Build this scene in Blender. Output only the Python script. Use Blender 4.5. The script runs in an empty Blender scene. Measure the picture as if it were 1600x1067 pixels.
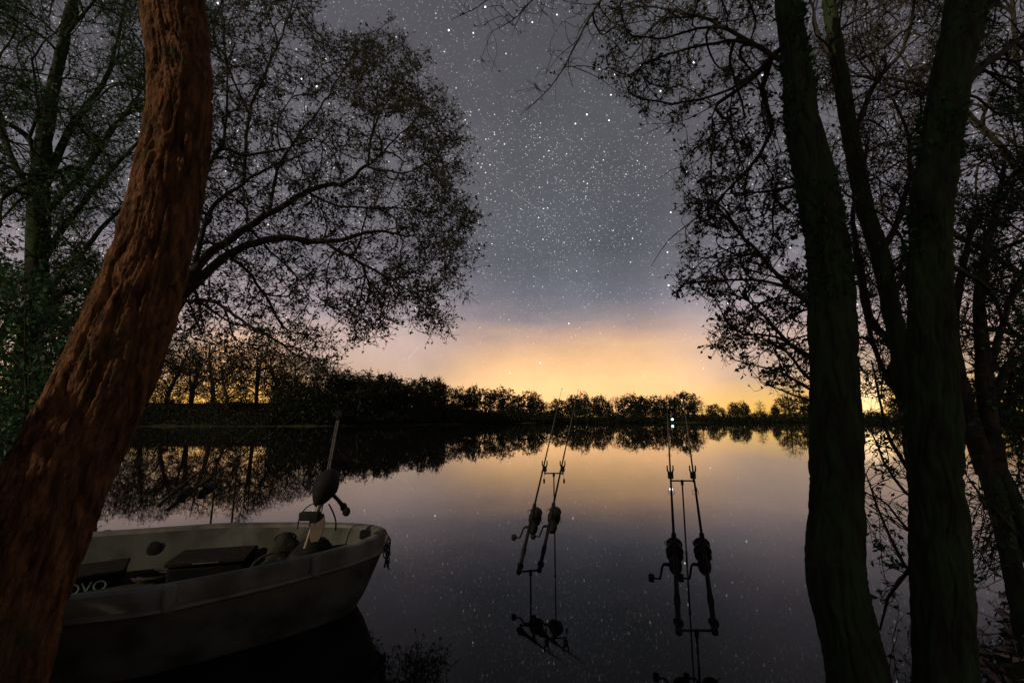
import bpy, bmesh, math, random
import numpy as np
from mathutils import Vector, Matrix, noise as mnoise
from mathutils.kdtree import KDTree

random.seed(7)
RNG = np.random.default_rng(7)
SC = bpy.context.scene
COL = SC.collection

# ------------------------------------------------------------------ camera
CAM_H = 1.15                      # metres above the lake
F = 16.0 / 36.0 * 1600.0          # focal length in photo pixels
PITCH = math.atan((652 - 533.5) / F)
cam_d = bpy.data.cameras.new('camera')
cam_d.lens = 16.0
cam_d.sensor_width = 36.0
cam_d.clip_start = 0.05
cam_d.clip_end = 3000
cam = bpy.data.objects.new('camera', cam_d)
COL.objects.link(cam)
cam.location = (0, 0, CAM_H)
cam.rotation_euler = (math.pi / 2 + PITCH, 0, 0)
SC.camera = cam

# ------------------------------------------------------------------ night sky
world = bpy.data.worlds.new('World')
SC.world = world
world.use_nodes = True
W = world.node_tree
W.nodes.clear()


def wn(t, **kw):
    n = W.nodes.new(t)
    for k, v in kw.items():
        setattr(n, k, v)
    return n


def wl(a, b):
    W.links.new(a, b)


def wmath(op, a, b=None, c=None, clamp=False):
    n = wn('ShaderNodeMath', operation=op, use_clamp=clamp)
    for i, v in enumerate((a, b, c)):
        if v is None:
            continue
        if isinstance(v, (int, float)):
            n.inputs[i].default_value = v
        else:
            wl(v, n.inputs[i])
    return n.outputs[0]


def wvec(op, a, b=None):
    n = wn('ShaderNodeVectorMath', operation=op)
    for i, v in enumerate((a, b)):
        if v is None:
            continue
        if isinstance(v, (tuple, list)):
            n.inputs[i].default_value = v
        else:
            wl(v, n.inputs[i])
    return n


def ray_dir(px, py):
    u, v = (px - 800) / F, (533.5 - py) / F
    d = Vector((u, math.cos(PITCH) - v * math.sin(PITCH), math.sin(PITCH) + v * math.cos(PITCH)))
    return d


SUN_AZ = math.radians(232)        # low warm lamp in place of a torch, behind the camera, to the left (compass, from +Y clockwise)
SUN_EL = math.radians(24)

tc = wn('ShaderNodeTexCoord')
nrm = wvec('NORMALIZE', tc.outputs['Generated']).outputs[0]
sep = wn('ShaderNodeSeparateXYZ')
wl(nrm, sep.inputs[0])
elev = wmath('MULTIPLY', wmath('ARCSINE', sep.outputs['Z']), 180 / math.pi)
# thin streaks of high cloud: the height of the glow wavers along the horizon
mp = wn('ShaderNodeMapping')
mp.inputs['Scale'].default_value = (2.2, 2.2, 11.0)
wl(nrm, mp.inputs[0])
ns = wn('ShaderNodeTexNoise')
ns.inputs['Scale'].default_value = 1.6
ns.inputs['Detail'].default_value = 4
wl(mp.outputs[0], ns.inputs['Vector'])
wav = wmath('MULTIPLY', wmath('SUBTRACT', ns.outputs['Fac'], 0.5), 5.0)
elev2 = wmath('ADD', elev, wmath('MULTIPLY', wav, wmath('DIVIDE', elev, 12.0, clamp=True)))
fac = wmath('DIVIDE', wmath('MAXIMUM', elev2, 0.0), 90.0)


def ramp(stops):
    r = wn('ShaderNodeValToRGB')
    el = r.color_ramp.elements
    while len(el) < len(stops):
        el.new(0.5)
    for e, (p, c) in zip(el, stops):
        e.position = p / 90.0
        e.color = (*c, 1)
    wl(fac, r.inputs[0])
    return r.outputs[0]


mid = ramp([(0, (1.42, .78, .30)), (4.5, (1.32, .74, .34)), (7.2, (.95, .57, .29)), (9.6, (.64, .41, .29)),
            (12, (.32, .265, .275)), (15, (.172, .172, .208)), (20, (.105, .112, .131)), (30, (.102, .104, .118)),
            (42, (.083, .083, .095)), (90, (.06, .06, .072))])
side = ramp([(0, (1.0, .56, .10)), (1.8, (.92, .54, .15)), (4.5, (.60, .41, .28)), (9, (.60, .43, .375)),
             (12.5, (.39, .32, .345)), (18, (.205, .185, .215)), (27, (.14, .13, .148)), (42, (.098, .094, .108)),
             (90, (.06, .06, .072))])
hv = wvec('NORMALIZE', wvec('MULTIPLY', nrm, (1, 1, 0)).outputs[0]).outputs[0]
az = math.radians(8)
glow = wvec('DOT_PRODUCT', hv, (math.sin(az), math.cos(az), 0)).outputs['Value']
gm = wn('ShaderNodeMapRange', interpolation_type='SMOOTHSTEP')
gm.inputs['From Min'].default_value = 0.94
gm.inputs['From Max'].default_value = 1.0
wl(glow, gm.inputs['Value'])
mx = wn('ShaderNodeMix', data_type='RGBA')
wl(gm.outputs[0], mx.inputs['Factor'])
wl(side, mx.inputs['A'])
wl(mid, mx.inputs['B'])
# mottled airglow
na = wn('ShaderNodeTexNoise')
na.inputs['Scale'].default_value = 3.2
na.inputs['Detail'].default_value = 6
na.inputs['Roughness'].default_value = .62
wl(nrm, na.inputs['Vector'])
nar = wn('ShaderNodeMapRange')
nar.inputs['From Min'].default_value = .3
nar.inputs['From Max'].default_value = .7
nar.inputs['To Min'].default_value = .82
nar.inputs['To Max'].default_value = 1.18
wl(na.outputs['Fac'], nar.inputs['Value'])
mxa = wn('ShaderNodeMix', data_type='RGBA', blend_type='MULTIPLY')
mxa.inputs['Factor'].default_value = 1
wl(mx.outputs['Result'], mxa.inputs['A'])
wl(nar.outputs[0], mxa.inputs['B'])
base_sky = mxa.outputs['Result']


# stars: points of 3-D Voronoi cells that lie on the celestial sphere
def stars(scale, rad, power, gain, seed, boost=None):
    a = wvec('MULTIPLY', nrm, (scale, scale, scale)).outputs[0]
    a = wvec('ADD', a, (seed, seed * 1.7, seed * 0.3)).outputs[0]
    v = wn('ShaderNodeTexVoronoi', feature='F1')
    v.inputs['Scale'].default_value = 1.0
    wl(a, v.inputs['Vector'])
    sc_ = wn('ShaderNodeSeparateColor')
    wl(v.outputs['Color'], sc_.inputs[0])
    rnd = wmath('POWER', sc_.outputs[0], power)
    s = wmath('SUBTRACT', 1.0, wmath('DIVIDE', v.outputs['Distance'], rad), clamp=True)
    s = wmath('MULTIPLY', wmath('MULTIPLY', s, s), wmath('MULTIPLY', rnd, gain))
    if boost is not None:
        s = wmath('MULTIPLY', s, boost)
    cr = wn('ShaderNodeMix', data_type='RGBA')
    cr.inputs['A'].default_value = (.82, .90, 1, 1)
    cr.inputs['B'].default_value = (1, .90, .76, 1)
    wl(sc_.outputs[1], cr.inputs['Factor'])
    m = wn('ShaderNodeMix', data_type='RGBA', blend_type='MULTIPLY')
    m.inputs['Factor'].default_value = 1
    wl(cr.outputs['Result'], m.inputs['A'])
    wl(s, m.inputs['B'])
    return m.outputs['Result']


def wadd(a, b):
    m = wn('ShaderNodeMix', data_type='RGBA', blend_type='ADD')
    m.inputs['Factor'].default_value = 1
    wl(a, m.inputs['A'])
    wl(b, m.inputs['B'])
    return m.outputs['Result']


nd = wn('ShaderNodeTexNoise')
nd.inputs['Scale'].default_value = 5.0
nd.inputs['Detail'].default_value = 3
wl(nrm, nd.inputs['Vector'])
dens = wn('ShaderNodeMapRange')
dens.inputs['From Min'].default_value = 0.38
dens.inputs['From Max'].default_value = 0.62
dens.inputs['To Min'].default_value = 0.35
dens.inputs['To Max'].default_value = 1.3
wl(nd.outputs['Fac'], dens.inputs['Value'])


def blob(px, py, width):
    d = ray_dir(px, py).normalized()
    dp = wvec('DOT_PRODUCT', nrm, tuple(d)).outputs['Value']
    m = wn('ShaderNodeMapRange', interpolation_type='SMOOTHSTEP')
    m.inputs['From Min'].default_value = math.cos(width)
    m.inputs['From Max'].default_value = 1.0
    wl(dp, m.inputs['Value'])
    return m.outputs[0]


clus = wmath('ADD', blob(752, 268, .05), blob(918, 294, .035))
clus = wmath('ADD', clus, blob(845, 640, .0001))
star_sum = wadd(stars(46, .092, 3.4, 20.0, 3.1), stars(110, .19, 2.2, 3.4, 11.7, dens.outputs[0]))
star_sum = wadd(star_sum, stars(230, .36, 1.3, 1.0, 23.9, dens.outputs[0]))
star_sum = wadd(star_sum, stars(120, .24, 1.0, 3.5, 41.3, clus))
# stars drown in the light-pollution glow close to the horizon
fade = wn('ShaderNodeMapRange', interpolation_type='SMOOTHSTEP')
fade.inputs['From Min'].default_value = 2.0
fade.inputs['From Max'].default_value = 21.0
fade.inputs['To Min'].default_value = 0.05
wl(elev, fade.inputs['Value'])
fm = wn('ShaderNodeMix', data_type='RGBA', blend_type='MULTIPLY')
fm.inputs['Factor'].default_value = 1
wl(star_sum, fm.inputs['A'])
wl(fade.outputs[0], fm.inputs['B'])
total = wadd(base_sky, fm.outputs['Result'])
def trail(a, b, width, col):
    va, vb = ray_dir(*a).normalized(), ray_dir(*b).normalized()
    nrm_ = va.cross(vb).normalized()
    midv = (va + vb).normalized()
    off = wmath('ABSOLUTE', wvec('DOT_PRODUCT', nrm, tuple(nrm_)).outputs['Value'])
    line = wmath('SUBTRACT', 1.0, wmath('DIVIDE', off, width), clamp=True)
    span = wmath('GREATER_THAN', wvec('DOT_PRODUCT', nrm, tuple(midv)).outputs['Value'], va.dot(midv))
    m = wn('ShaderNodeMix', data_type='RGBA', blend_type='MULTIPLY')
    m.inputs['Factor'].default_value = 1
    m.inputs['A'].default_value = (*col, 1)
    wl(wmath('MULTIPLY', line, span), m.inputs['B'])
    return m.outputs['Result']


# light domes of far-off towns, low behind the trees
def dome(px, py, width, col):
    m = wn('ShaderNodeMix', data_type='RGBA', blend_type='MULTIPLY')
    m.inputs['Factor'].default_value = 1
    m.inputs['A'].default_value = (*col, 1)
    wl(blob(px, py, width), m.inputs['B'])
    return m.outputs['Result']


total = wadd(total, dome(1350, 616, .05, (.9, .65, .40)))
total = wadd(total, dome(365, 628, .16, (.55, .24, .0)))
total = wadd(total, trail((799, 299), (868, 345), .0016, (.10, .065, .06)))
total = wadd(total, trail((638, 560), (655, 541), .0014, (.14, .12, .11)))
sky = wn('ShaderNodeTexSky', sky_type='NISHITA')
sky.sun_disc = False
sky.sun_elevation = SUN_EL
sky.sun_rotation = SUN_AZ
sm = wn('ShaderNodeMix', data_type='RGBA', blend_type='MULTIPLY')
sm.inputs['Factor'].default_value = 1
wl(sky.outputs[0], sm.inputs['A'])
sm.inputs['B'].default_value = (.0008, .0008, .0008, 1)
total = wadd(total, sm.outputs['Result'])
bg = wn('ShaderNodeBackground')
wl(total, bg.inputs['Color'])
bg.inputs['Strength'].default_value = 1.0
out = wn('ShaderNodeOutputWorld')
wl(bg.outputs[0], out.inputs['Surface'])

# ------------------------------------------------------------------ the one sun lamp, added in place of a warm torch
sun_d = bpy.data.lights.new('torch_sun', 'SUN')
sun_d.energy = 2.2
sun_d.angle = math.radians(0.5)
sun_d.color = (1.0, .78, .52)
sun = bpy.data.objects.new('torch_sun', sun_d)
COL.objects.link(sun)
to_sun = Vector((math.sin(SUN_AZ) * math.cos(SUN_EL), math.cos(SUN_AZ) * math.cos(SUN_EL), math.sin(SUN_EL)))
sun.rotation_euler = to_sun.to_track_quat('Z', 'Y').to_euler()
sun.location = to_sun * 50

SC.view_settings.view_transform = 'Standard'
SC.view_settings.look = 'None'
SC.view_settings.exposure = 0
SC.view_settings.gamma = 1
SC.render.engine = 'CYCLES'
SC.cycles.max_bounces = 5
SC.cycles.diffuse_bounces = 2
SC.cycles.glossy_bounces = 3


# ------------------------------------------------------------------ helpers
def at(px, py, Y):
    """world point on the view ray of a photo pixel, Y metres away"""
    d = ray_dir(px, py)
    d = d * (Y / d.y)
    return Vector((d.x, d.y, d.z + CAM_H))


def at_z(px, py, z):
    d = ray_dir(px, py)
    k = (z - CAM_H) / d.z
    return Vector((d.x * k, d.y * k, z))


def px_r(hw, py, Y, px=800):
    """metres for hw photo pixels at depth Y on row py; a round stem off the axis looks wider"""
    hw = hw / math.sqrt(1 + ((px - 800) / F) ** 2)
    v = (533.5 - py) / F
    yy = math.cos(PITCH) - v * math.sin(PITCH)
    return hw / F * (Y / yy)


def mesh_np(name, V, faces, smooth=True):
    """faces: (m,4) or (m,3) int array, or list of lists"""
    me = bpy.data.meshes.new(name)
    V = np.asarray(V, dtype=np.float32)
    if isinstance(faces, np.ndarray):
        m, k = faces.shape
        me.vertices.add(len(V))
        me.vertices.foreach_set('co', V.ravel())
        me.loops.add(m * k)
        me.loops.foreach_set('vertex_index', faces.astype(np.int32).ravel())
        me.polygons.add(m)
        me.polygons.foreach_set('loop_start', np.arange(0, m * k, k, dtype=np.int32))
        me.update(calc_edges=True)
    else:
        me.from_pydata([tuple(v) for v in V], [], faces)
        me.update()
    if smooth:
        me.polygons.foreach_set('use_smooth', np.ones(len(me.polygons), dtype=bool))
    return me


def obj(name, me, mat=None, parent=None, kind=None):
    o = bpy.data.objects.new(name, me)
    COL.objects.link(o)
    if mat is not None and me is not None and not me.materials:
        me.materials.append(mat)
    if parent is not None:
        o.parent = parent
    if kind:
        o['kind'] = kind
    return o


def tag(o, label, cat, group=None, kind=None):
    o['label'] = label
    o['category'] = cat
    if group:
        o['group'] = group
    if kind:
        o['kind'] = kind
    return o


def thing(name, label, cat, loc=(0, 0, 0), group=None):
    o = bpy.data.objects.new(name, None)
    COL.objects.link(o)
    o.empty_display_size = .1
    o.location = loc
    return tag(o, label, cat, group)


def copy_tree(o, parent=None):
    c = o.copy()
    COL.objects.link(c)
    c.parent = parent
    for ch in list(o.children):
        copy_tree(ch, c)
    return c


# ---- procedural materials
def mat_noise(name, c1, c2, scale=8, rough=.85, bump=.0, detail=6, stretch=(1, 1, 1), metal=0, spec=.3, c3=None, bscale=None):
    m = bpy.data.materials.new(name)
    m.use_nodes = True
    nt = m.node_tree
    b = nt.nodes['Principled BSDF']
    b.inputs['Roughness'].default_value = rough
    b.inputs['Metallic'].default_value = metal
    b.inputs['Specular IOR Level'].default_value = spec
    t = nt.nodes.new('ShaderNodeTexCoord')
    mp_ = nt.nodes.new('ShaderNodeMapping')
    mp_.inputs['Scale'].default_value = stretch
    nt.links.new(t.outputs['Object'], mp_.inputs[0])
    n = nt.nodes.new('ShaderNodeTexNoise')
    n.inputs['Scale'].default_value = scale
    n.inputs['Detail'].default_value = detail
    nt.links.new(mp_.outputs[0], n.inputs['Vector'])
    r = nt.nodes.new('ShaderNodeValToRGB')
    r.color_ramp.elements[0].position = .35
    r.color_ramp.elements[1].position = .65
    r.color_ramp.elements[0].color = (*c1, 1)
    r.color_ramp.elements[1].color = (*c2, 1)
    if c3:
        e = r.color_ramp.elements.new(.5)
        e.color = (*c3, 1)
    nt.links.new(n.outputs['Fac'], r.inputs[0])
    nt.links.new(r.outputs[0], b.inputs['Base Color'])
    if bump:
        n2 = n
        if bscale:
            n2 = nt.nodes.new('ShaderNodeTexNoise')
            n2.inputs['Scale'].default_value = bscale
            n2.inputs['Detail'].default_value = 5
            nt.links.new(mp_.outputs[0], n2.inputs['Vector'])
        bp = nt.nodes.new('ShaderNodeBump')
        bp.inputs['Strength'].default_value = bump
        bp.inputs['Distance'].default_value = .02
        nt.links.new(n2.outputs['Fac'], bp.inputs['Height'])
        nt.links.new(bp.outputs[0], b.inputs['Normal'])
    return m


def mat_leaf(name, c1, c2):
    m = mat_noise(name, c1, c2, scale=3, rough=.6, spec=.25)
    nt = m.node_tree
    b = nt.nodes['Principled BSDF']
    o = nt.nodes['Material Output']
    tr = nt.nodes.new('ShaderNodeBsdfTranslucent')
    tr.inputs[0].default_value = (*c2, 1)
    mixs = nt.nodes.new('ShaderNodeMixShader')
    mixs.inputs[0].default_value = .25
    nt.links.new(b.outputs[0], mixs.inputs[1])
    nt.links.new(tr.outputs[0], mixs.inputs[2])
    nt.links.new(mixs.outputs[0], o.inputs['Surface'])
    return m


def mat_emit(name, col, strength):
    m = bpy.data.materials.new(name)
    m.use_nodes = True
    b = m.node_tree.nodes['Principled BSDF']
    b.inputs['Base Color'].default_value = (*col, 1)
    b.inputs['Emission Color'].default_value = (*col, 1)
    b.inputs['Emission Strength'].default_value = strength
    return m


M = {}
M['bark_red'] = mat_noise('bark_red', (.028, .015, .009), (.160, .078, .037), scale=16, stretch=(2.2, 2.2, .55), bump=.9, bscale=60,
                          rough=.92, spec=.12, c3=(.088, .041, .020), detail=9)


def add_patches(m, col, scale, lo, hi, zfade=None):
    """patches of another growth (lichen, moss) over a material; zfade: foot painted darker, as if light fell off"""
    nt = m.node_tree
    b = nt.nodes['Principled BSDF']
    src = b.inputs['Base Color'].links[0].from_socket
    t = nt.nodes.new('ShaderNodeTexCoord')
    n = nt.nodes.new('ShaderNodeTexNoise')
    n.inputs['Scale'].default_value = scale
    n.inputs['Detail'].default_value = 8
    n.inputs['Roughness'].default_value = .7
    nt.links.new(t.outputs['Object'], n.inputs['Vector'])
    val = n.outputs['Fac']
    if zfade:
        sp = nt.nodes.new('ShaderNodeSeparateXYZ')
        nt.links.new(t.outputs['Object'], sp.inputs[0])
        mr = nt.nodes.new('ShaderNodeMapRange')
        mr.inputs['From Min'].default_value = zfade[0]
        mr.inputs['From Max'].default_value = zfade[1]
        mr.inputs['To Min'].default_value = zfade[2]
        mr.inputs['To Max'].default_value = 0
        nt.links.new(sp.outputs['Z'], mr.inputs['Value'])
        ad = nt.nodes.new('ShaderNodeMath')
        nt.links.new(val, ad.inputs[0])
        nt.links.new(mr.outputs[0], ad.inputs[1])
        val = ad.outputs[0]
    r = nt.nodes.new('ShaderNodeMapRange')
    r.inputs['From Min'].default_value = lo
    r.inputs['From Max'].default_value = hi
    nt.links.new(val, r.inputs['Value'])
    mixn = nt.nodes.new('ShaderNodeMix')
    mixn.data_type = 'RGBA'
    nt.links.new(r.outputs[0], mixn.inputs['Factor'])
    nt.links.new(src, mixn.inputs['A'])
    mixn.inputs['B'].default_value = (*col, 1)
    nt.links.new(mixn.outputs['Result'], b.inputs['Base Color'])


add_patches(M['bark_red'], (.085, .075, .055), 9, .60, .74)
add_patches(M['bark_red'], (.02, .034, .012), 4, .55, .70, (.0, .8, .22))  # scattered moss, plus a green-black foot that paints in light falling off
M['bark_moss'] = mat_noise('bark_moss', (.022, .021, .016), (.029, .052, .022), scale=7, bump=.6, bscale=30, rough=.95, spec=.1,
                           stretch=(2, 2, .6))
M['bark_dark'] = mat_noise('bark_dark', (.022, .019, .016), (.05, .045, .036), scale=9, bump=.4, bscale=40, rough=.95, spec=.1)
M['bark_green'] = mat_noise('bark_green', (.02, .02, .014), (.03, .055, .022), scale=5, bump=.4, bscale=40, rough=.95, spec=.1)
M['leaf_dark'] = mat_leaf('leaf_dark', (.028, .032, .018), (.045, .055, .025))
M['leaf_green'] = mat_leaf('leaf_green', (.018, .05, .02), (.03, .10, .036))
M['leaf_olive'] = mat_leaf('leaf_olive', (.035, .035, .018), (.065, .06, .028))
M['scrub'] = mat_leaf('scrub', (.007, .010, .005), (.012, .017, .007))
M['soil'] = mat_noise('soil', (.018, .017, .011), (.034, .04, .018), scale=1.2, bump=.6, bscale=12, rough=1, spec=.05)
M['litter'] = mat_noise('litter', (.14, .10, .08), (.34, .25, .20), scale=14, rough=.8)
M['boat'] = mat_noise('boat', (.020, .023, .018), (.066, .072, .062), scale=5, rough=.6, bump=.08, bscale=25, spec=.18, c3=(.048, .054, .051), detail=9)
M['boat_rim_lit'] = mat_noise('boat_rim_lit', (.045, .048, .042), (.115, .118, .108), scale=6, rough=.6, bump=.1, bscale=30, spec=.2, c3=(.085, .088, .08), detail=9)  # boat plastic made paler so the rim reads as lit
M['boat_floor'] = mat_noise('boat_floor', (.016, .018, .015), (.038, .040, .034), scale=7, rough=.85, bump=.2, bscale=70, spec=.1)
M['black'] = mat_noise('black', (.008, .008, .009), (.015, .015, .016), scale=20, rough=.7, spec=.07)
M['rubber'] = mat_noise('rubber', (.009, .009, .009), (.017, .016, .015), scale=40, rough=.9, spec=.06, bump=.2)
M['carbon'] = mat_noise('carbon', (.007, .007, .008), (.012, .012, .013), scale=60, rough=.6, spec=.08)
M['tipwrap'] = mat_noise('tipwrap', (.05, .05, .042), (.09, .09, .075), scale=30, rough=.6, spec=.1)
M['steel'] = mat_noise('steel', (.014, .014, .015), (.024, .024, .025), scale=30, rough=.6, metal=.1, spec=.1)
M['alloy'] = mat_noise('alloy', (.07, .066, .058), (.11, .10, .09), scale=30, rough=.45, metal=.3)
M['cloth'] = mat_noise('cloth', (.012, .014, .011), (.03, .033, .026), scale=12, rough=.95, bump=.4, bscale=30, spec=.08)
M['green_box'] = mat_noise('green_box', (.004, .005, .0045), (.008, .010, .008), scale=8, rough=.9, spec=.06)
M['tan'] = mat_noise('tan', (.028, .019, .010), (.045, .031, .016), scale=10, rough=.6)
M['rope'] = mat_noise('rope', (.015, .014, .012), (.035, .032, .028), scale=50, rough=.95)
M['letter'] = mat_noise('letter', (.32, .42, .4), (.4, .5, .48), scale=30, rough=.6)
M['lamp'] = mat_emit('lamp', (.45, 1.0, .70), 3.5)
M['led'] = mat_emit('led', (.5, .48, 1.0), 5.0)

# water: smooth, dark, mirror-like through Fresnel alone
M['water'] = bpy.data.materials.new('water')
M['water'].use_nodes = True
_nt = M['water'].node_tree
_b = _nt.nodes['Principled BSDF']
_b.inputs['Base Color'].default_value = (.007, .006, .007, 1)
_b.inputs['Roughness'].default_value = .022
_b.inputs['IOR'].default_value = 1.26
_t = _nt.nodes.new('ShaderNodeTexCoord')
_mp = _nt.nodes.new('ShaderNodeMapping')
_mp.inputs['Scale'].default_value = (.35, 1.0, 1)
_nt.links.new(_t.outputs['Object'], _mp.inputs[0])
_n = _nt.nodes.new('ShaderNodeTexNoise')
_n.inputs['Scale'].default_value = 2.2
_n.inputs['Detail'].default_value = 2
_nt.links.new(_mp.outputs[0], _n.inputs['Vector'])
_bp = _nt.nodes.new('ShaderNodeBump')
_bp.inputs['Strength'].default_value = .0045
_bp.inputs['Distance'].default_value = .05
_nt.links.new(_n.outputs['Fac'], _bp.inputs['Height'])
_nt.links.new(_bp.outputs[0], _b.inputs['Normal'])


# ---- shape builders into a list of (V, F) pieces, joined to one mesh
class MB:
    def __init__(s):
        s.V = []
        s.F = []

    def add(s, V, Fs):
        k = len(s.V)
        s.V += [tuple(v) for v in V]
        s.F += [[i + k for i in f] for f in Fs]
        return s

    def tube(s, pts, rad, n=8, cap=True):
        pts = [Vector(p) for p in pts]
        if isinstance(rad, (int, float)):
            rad = [rad] * len(pts)
        V, Fs = [], []
        ref = None
        for i, p in enumerate(pts):
            t = (pts[min(i + 1, len(pts) - 1)] - pts[max(i - 1, 0)])
            if t.length < 1e-9:
                t = Vector((0, 0, 1))
            t.normalize()
            if ref is None:
                ref = Vector((0, 0, 1)) if abs(t.z) < .9 else Vector((1, 0, 0))
            a = t.cross(ref).normalized()
            b = t.cross(a).normalized()
            ref = -b if False else ref
            for k in range(n):
                w = 2 * math.pi * k / n
                V.append(p + (a * math.cos(w) + b * math.sin(w)) * rad[i])
        for i in range(len(pts) - 1):
            for k in range(n):
                k2 = (k + 1) % n
                Fs.append([i * n + k, i * n + k2, (i + 1) * n + k2, (i + 1) * n + k])
        if cap:
            Fs.append(list(range(n - 1, -1, -1)))
            Fs.append([(len(pts) - 1) * n + k for k in range(n)])
        return s.add(V, Fs)

    def box(s, c, d, rot=None):
        c = Vector(c)
        V = []
        for z in (-1, 1):
            for y in (-1, 1):
                for x in (-1, 1):
                    v = Vector((x * d[0] / 2, y * d[1] / 2, z * d[2] / 2))
                    if rot is not None:
                        v = rot @ v
                    V.append(c + v)
        return s.add(V, [[0, 2, 3, 1], [4, 5, 7, 6], [0, 1, 5, 4], [2, 6, 7, 3], [0, 4, 6, 2], [1, 3, 7, 5]])

    def ball(s, c, r, nu=14, nv=9):
        c = Vector(c)
        if isinstance(r, (int, float)):
            r = (r, r, r)
        V = [c + Vector((0, 0, r[2]))]
        for j in range(1, nv):
            w = math.pi * j / nv
            for i in range(nu):
                u = 2 * math.pi * i / nu
                V.append(c + Vector((r[0] * math.sin(w) * math.cos(u), r[1] * math.sin(w) * math.sin(u), r[2] * math.cos(w))))
        V.append(c - Vector((0, 0, r[2])))
        Fs = []
        for i in range(nu):
            Fs.append([0, 1 + i, 1 + (i + 1) % nu])
            k = 1 + (nv - 2) * nu
            Fs.append([len(V) - 1, k + (i + 1) % nu, k + i])
        for j in range(nv - 2):
            for i in range(nu):
                a = 1 + j * nu
                Fs.append([a + i, a + nu + i, a + nu + (i + 1) % nu, a + (i + 1) % nu])
        return s.add(V, Fs)

    def lathe(s, prof, n=16, axis='y', origin=(0, 0, 0)):
        """prof: (along, radius)"""
        o = Vector(origin)
        pts = []
        for (h, r) in prof:
            pts.append((h, max(r, 1e-5)))
        V, Fs = [], []
        for h, r in pts:
            for k in range(n):
                w = 2 * math.pi * k / n
                c, d = math.cos(w) * r, math.sin(w) * r
                v = {'y': (c, h, d), 'z': (c, d, h), 'x': (h, c, d)}[axis]
                V.append(o + Vector(v))
        for i in range(len(pts) - 1):
            for k in range(n):
                k2 = (k + 1) % n
                Fs.append([i * n + k, i * n + k2, (i + 1) * n + k2, (i + 1) * n + k])
        Fs.append(list(range(n)))
        Fs.append([(len(pts) - 1) * n + k for k in range(n)][::-1])
        return s.add(V, Fs)

    def mesh(s, name, smooth=True, sharp=40):
        me = bpy.data.meshes.new(name)
        me.from_pydata(s.V, [], s.F)
        bm = bmesh.new()
        bm.from_mesh(me)
        bmesh.ops.recalc_face_normals(bm, faces=bm.faces)
        bm.to_mesh(me)
        bm.free()
        if smooth:
            me.polygons.foreach_set('use_smooth', np.ones(len(me.polygons), dtype=bool))
            me.set_sharp_from_angle(angle=math.radians(sharp))
        return me

    def build(s, name, mat, parent=None, bevel=0, kind=None):
        o = obj(name, s.mesh(name), mat, parent, kind)
        if bevel:
            b = o.modifiers.new('bevel', 'BEVEL')
            b.width = bevel
            b.segments = 2
            b.limit_method = 'ANGLE'
        return o


# ------------------------------------------------------------------ the setting: shore line, terrain, lake
SHORE = [(-1.2, 1.05), (-1.75, 1.62), (-2.35, 1.35), (-5.2, 1.6), (-5.9, 4.0), (-6.9, 7.0), (-9.3, 10), (-14.2, 16), (-26, 29),
         (-47, 50), (-53, 58), (-46, 61), (-35, 60), (-25, 62), (-17, 69), (-11, 79), (-2, 92), (13, 101), (40, 104),
         (68, 107), (92, 104), (112, 96), (90, 76), (50, 43), (20, 17), (9, 7.2), (5.0, 4.1), (3.1, 3.0), (2.2, 2.35), (1.7, 1.95),
         (.9, 1.2), (0, .95)]
SH = np.array(SHORE)


def shore_dist(x, y):
    """signed distance to the shore line, positive on land"""
    x = np.asarray(x, float)
    y = np.asarray(y, float)
    dmin = np.full(x.shape, 1e9)
    inside = np.zeros(x.shape, bool)
    n = len(SH)
    for i in range(n):
        ax, ay = SH[i]
        bx, by = SH[(i + 1) % n]
        dx, dy = bx - ax, by - ay
        t = np.clip(((x - ax) * dx + (y - ay) * dy) / (dx * dx + dy * dy), 0, 1)
        d = np.hypot(x - ax - t * dx, y - ay - t * dy)
        dmin = np.minimum(dmin, d)
        c = (ay > y) != (by > y)
        with np.errstate(divide='ignore', invalid='ignore'):
            xx = ax + (y - ay) * dx / (dy if dy else 1e-9)
        inside ^= c & (x < xx)
    return np.where(inside, -dmin, dmin)


def tz(x, y):
    """terrain height"""
    x = np.asarray(x, float)
    y = np.asarray(y, float)
    d = shore_dist(x, y)
    far = np.clip((np.hypot(x, y) - 12) / 25, 0, 1)
    leftness = np.clip((10 - x) / 35, 0, 1)
    top = .22 * (1 - far) + far * (1.1 + 2.5 * leftness)
    width = .9 * (1 - far) + far * 4.5
    land = top * (1 - np.exp(-np.maximum(d, 0) / width))
    nse = (np.sin(x * 1.7 + 2 * np.sin(y * .9)) + np.sin(y * 2.1 + 1.3 * np.sin(x * 1.1))) * .02
    nse = nse + far * .12 * (np.sin(x * .37) + np.sin(y * .29 + x * .21))
    land = land + nse * np.clip(d / .6, 0, 1)
    return np.where(d > 0, land, np.maximum(d * .45, -1.2))


def axis(a, b, fine, ext):
    v = [0.0]
    s = fine
    while v[-1] < max(abs(a), abs(b)):
        v.append(v[-1] + s)
        if v[-1] > ext:
            s *= 1.09
    v = np.array(v)
    v = np.concatenate([-v[:0:-1], v])
    return v[(v >= a) & (v <= b)]


gx = axis(-900, 900, .22, 8)
gy = axis(-300, 1500, .22, 8)
GX, GY = np.meshgrid(gx, gy)
GZ = tz(GX, GY)
nx, ny = len(gx), len(gy)
idx = np.arange(nx * ny).reshape(ny, nx)
quads = np.stack([idx[:-1, :-1], idx[:-1, 1:], idx[1:, 1:], idx[1:, :-1]], -1).reshape(-1, 4)
g = obj('ground', mesh_np('ground', np.stack([GX, GY, GZ], -1).reshape(-1, 3), quads), M['soil'])
g['kind'] = 'structure'

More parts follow.
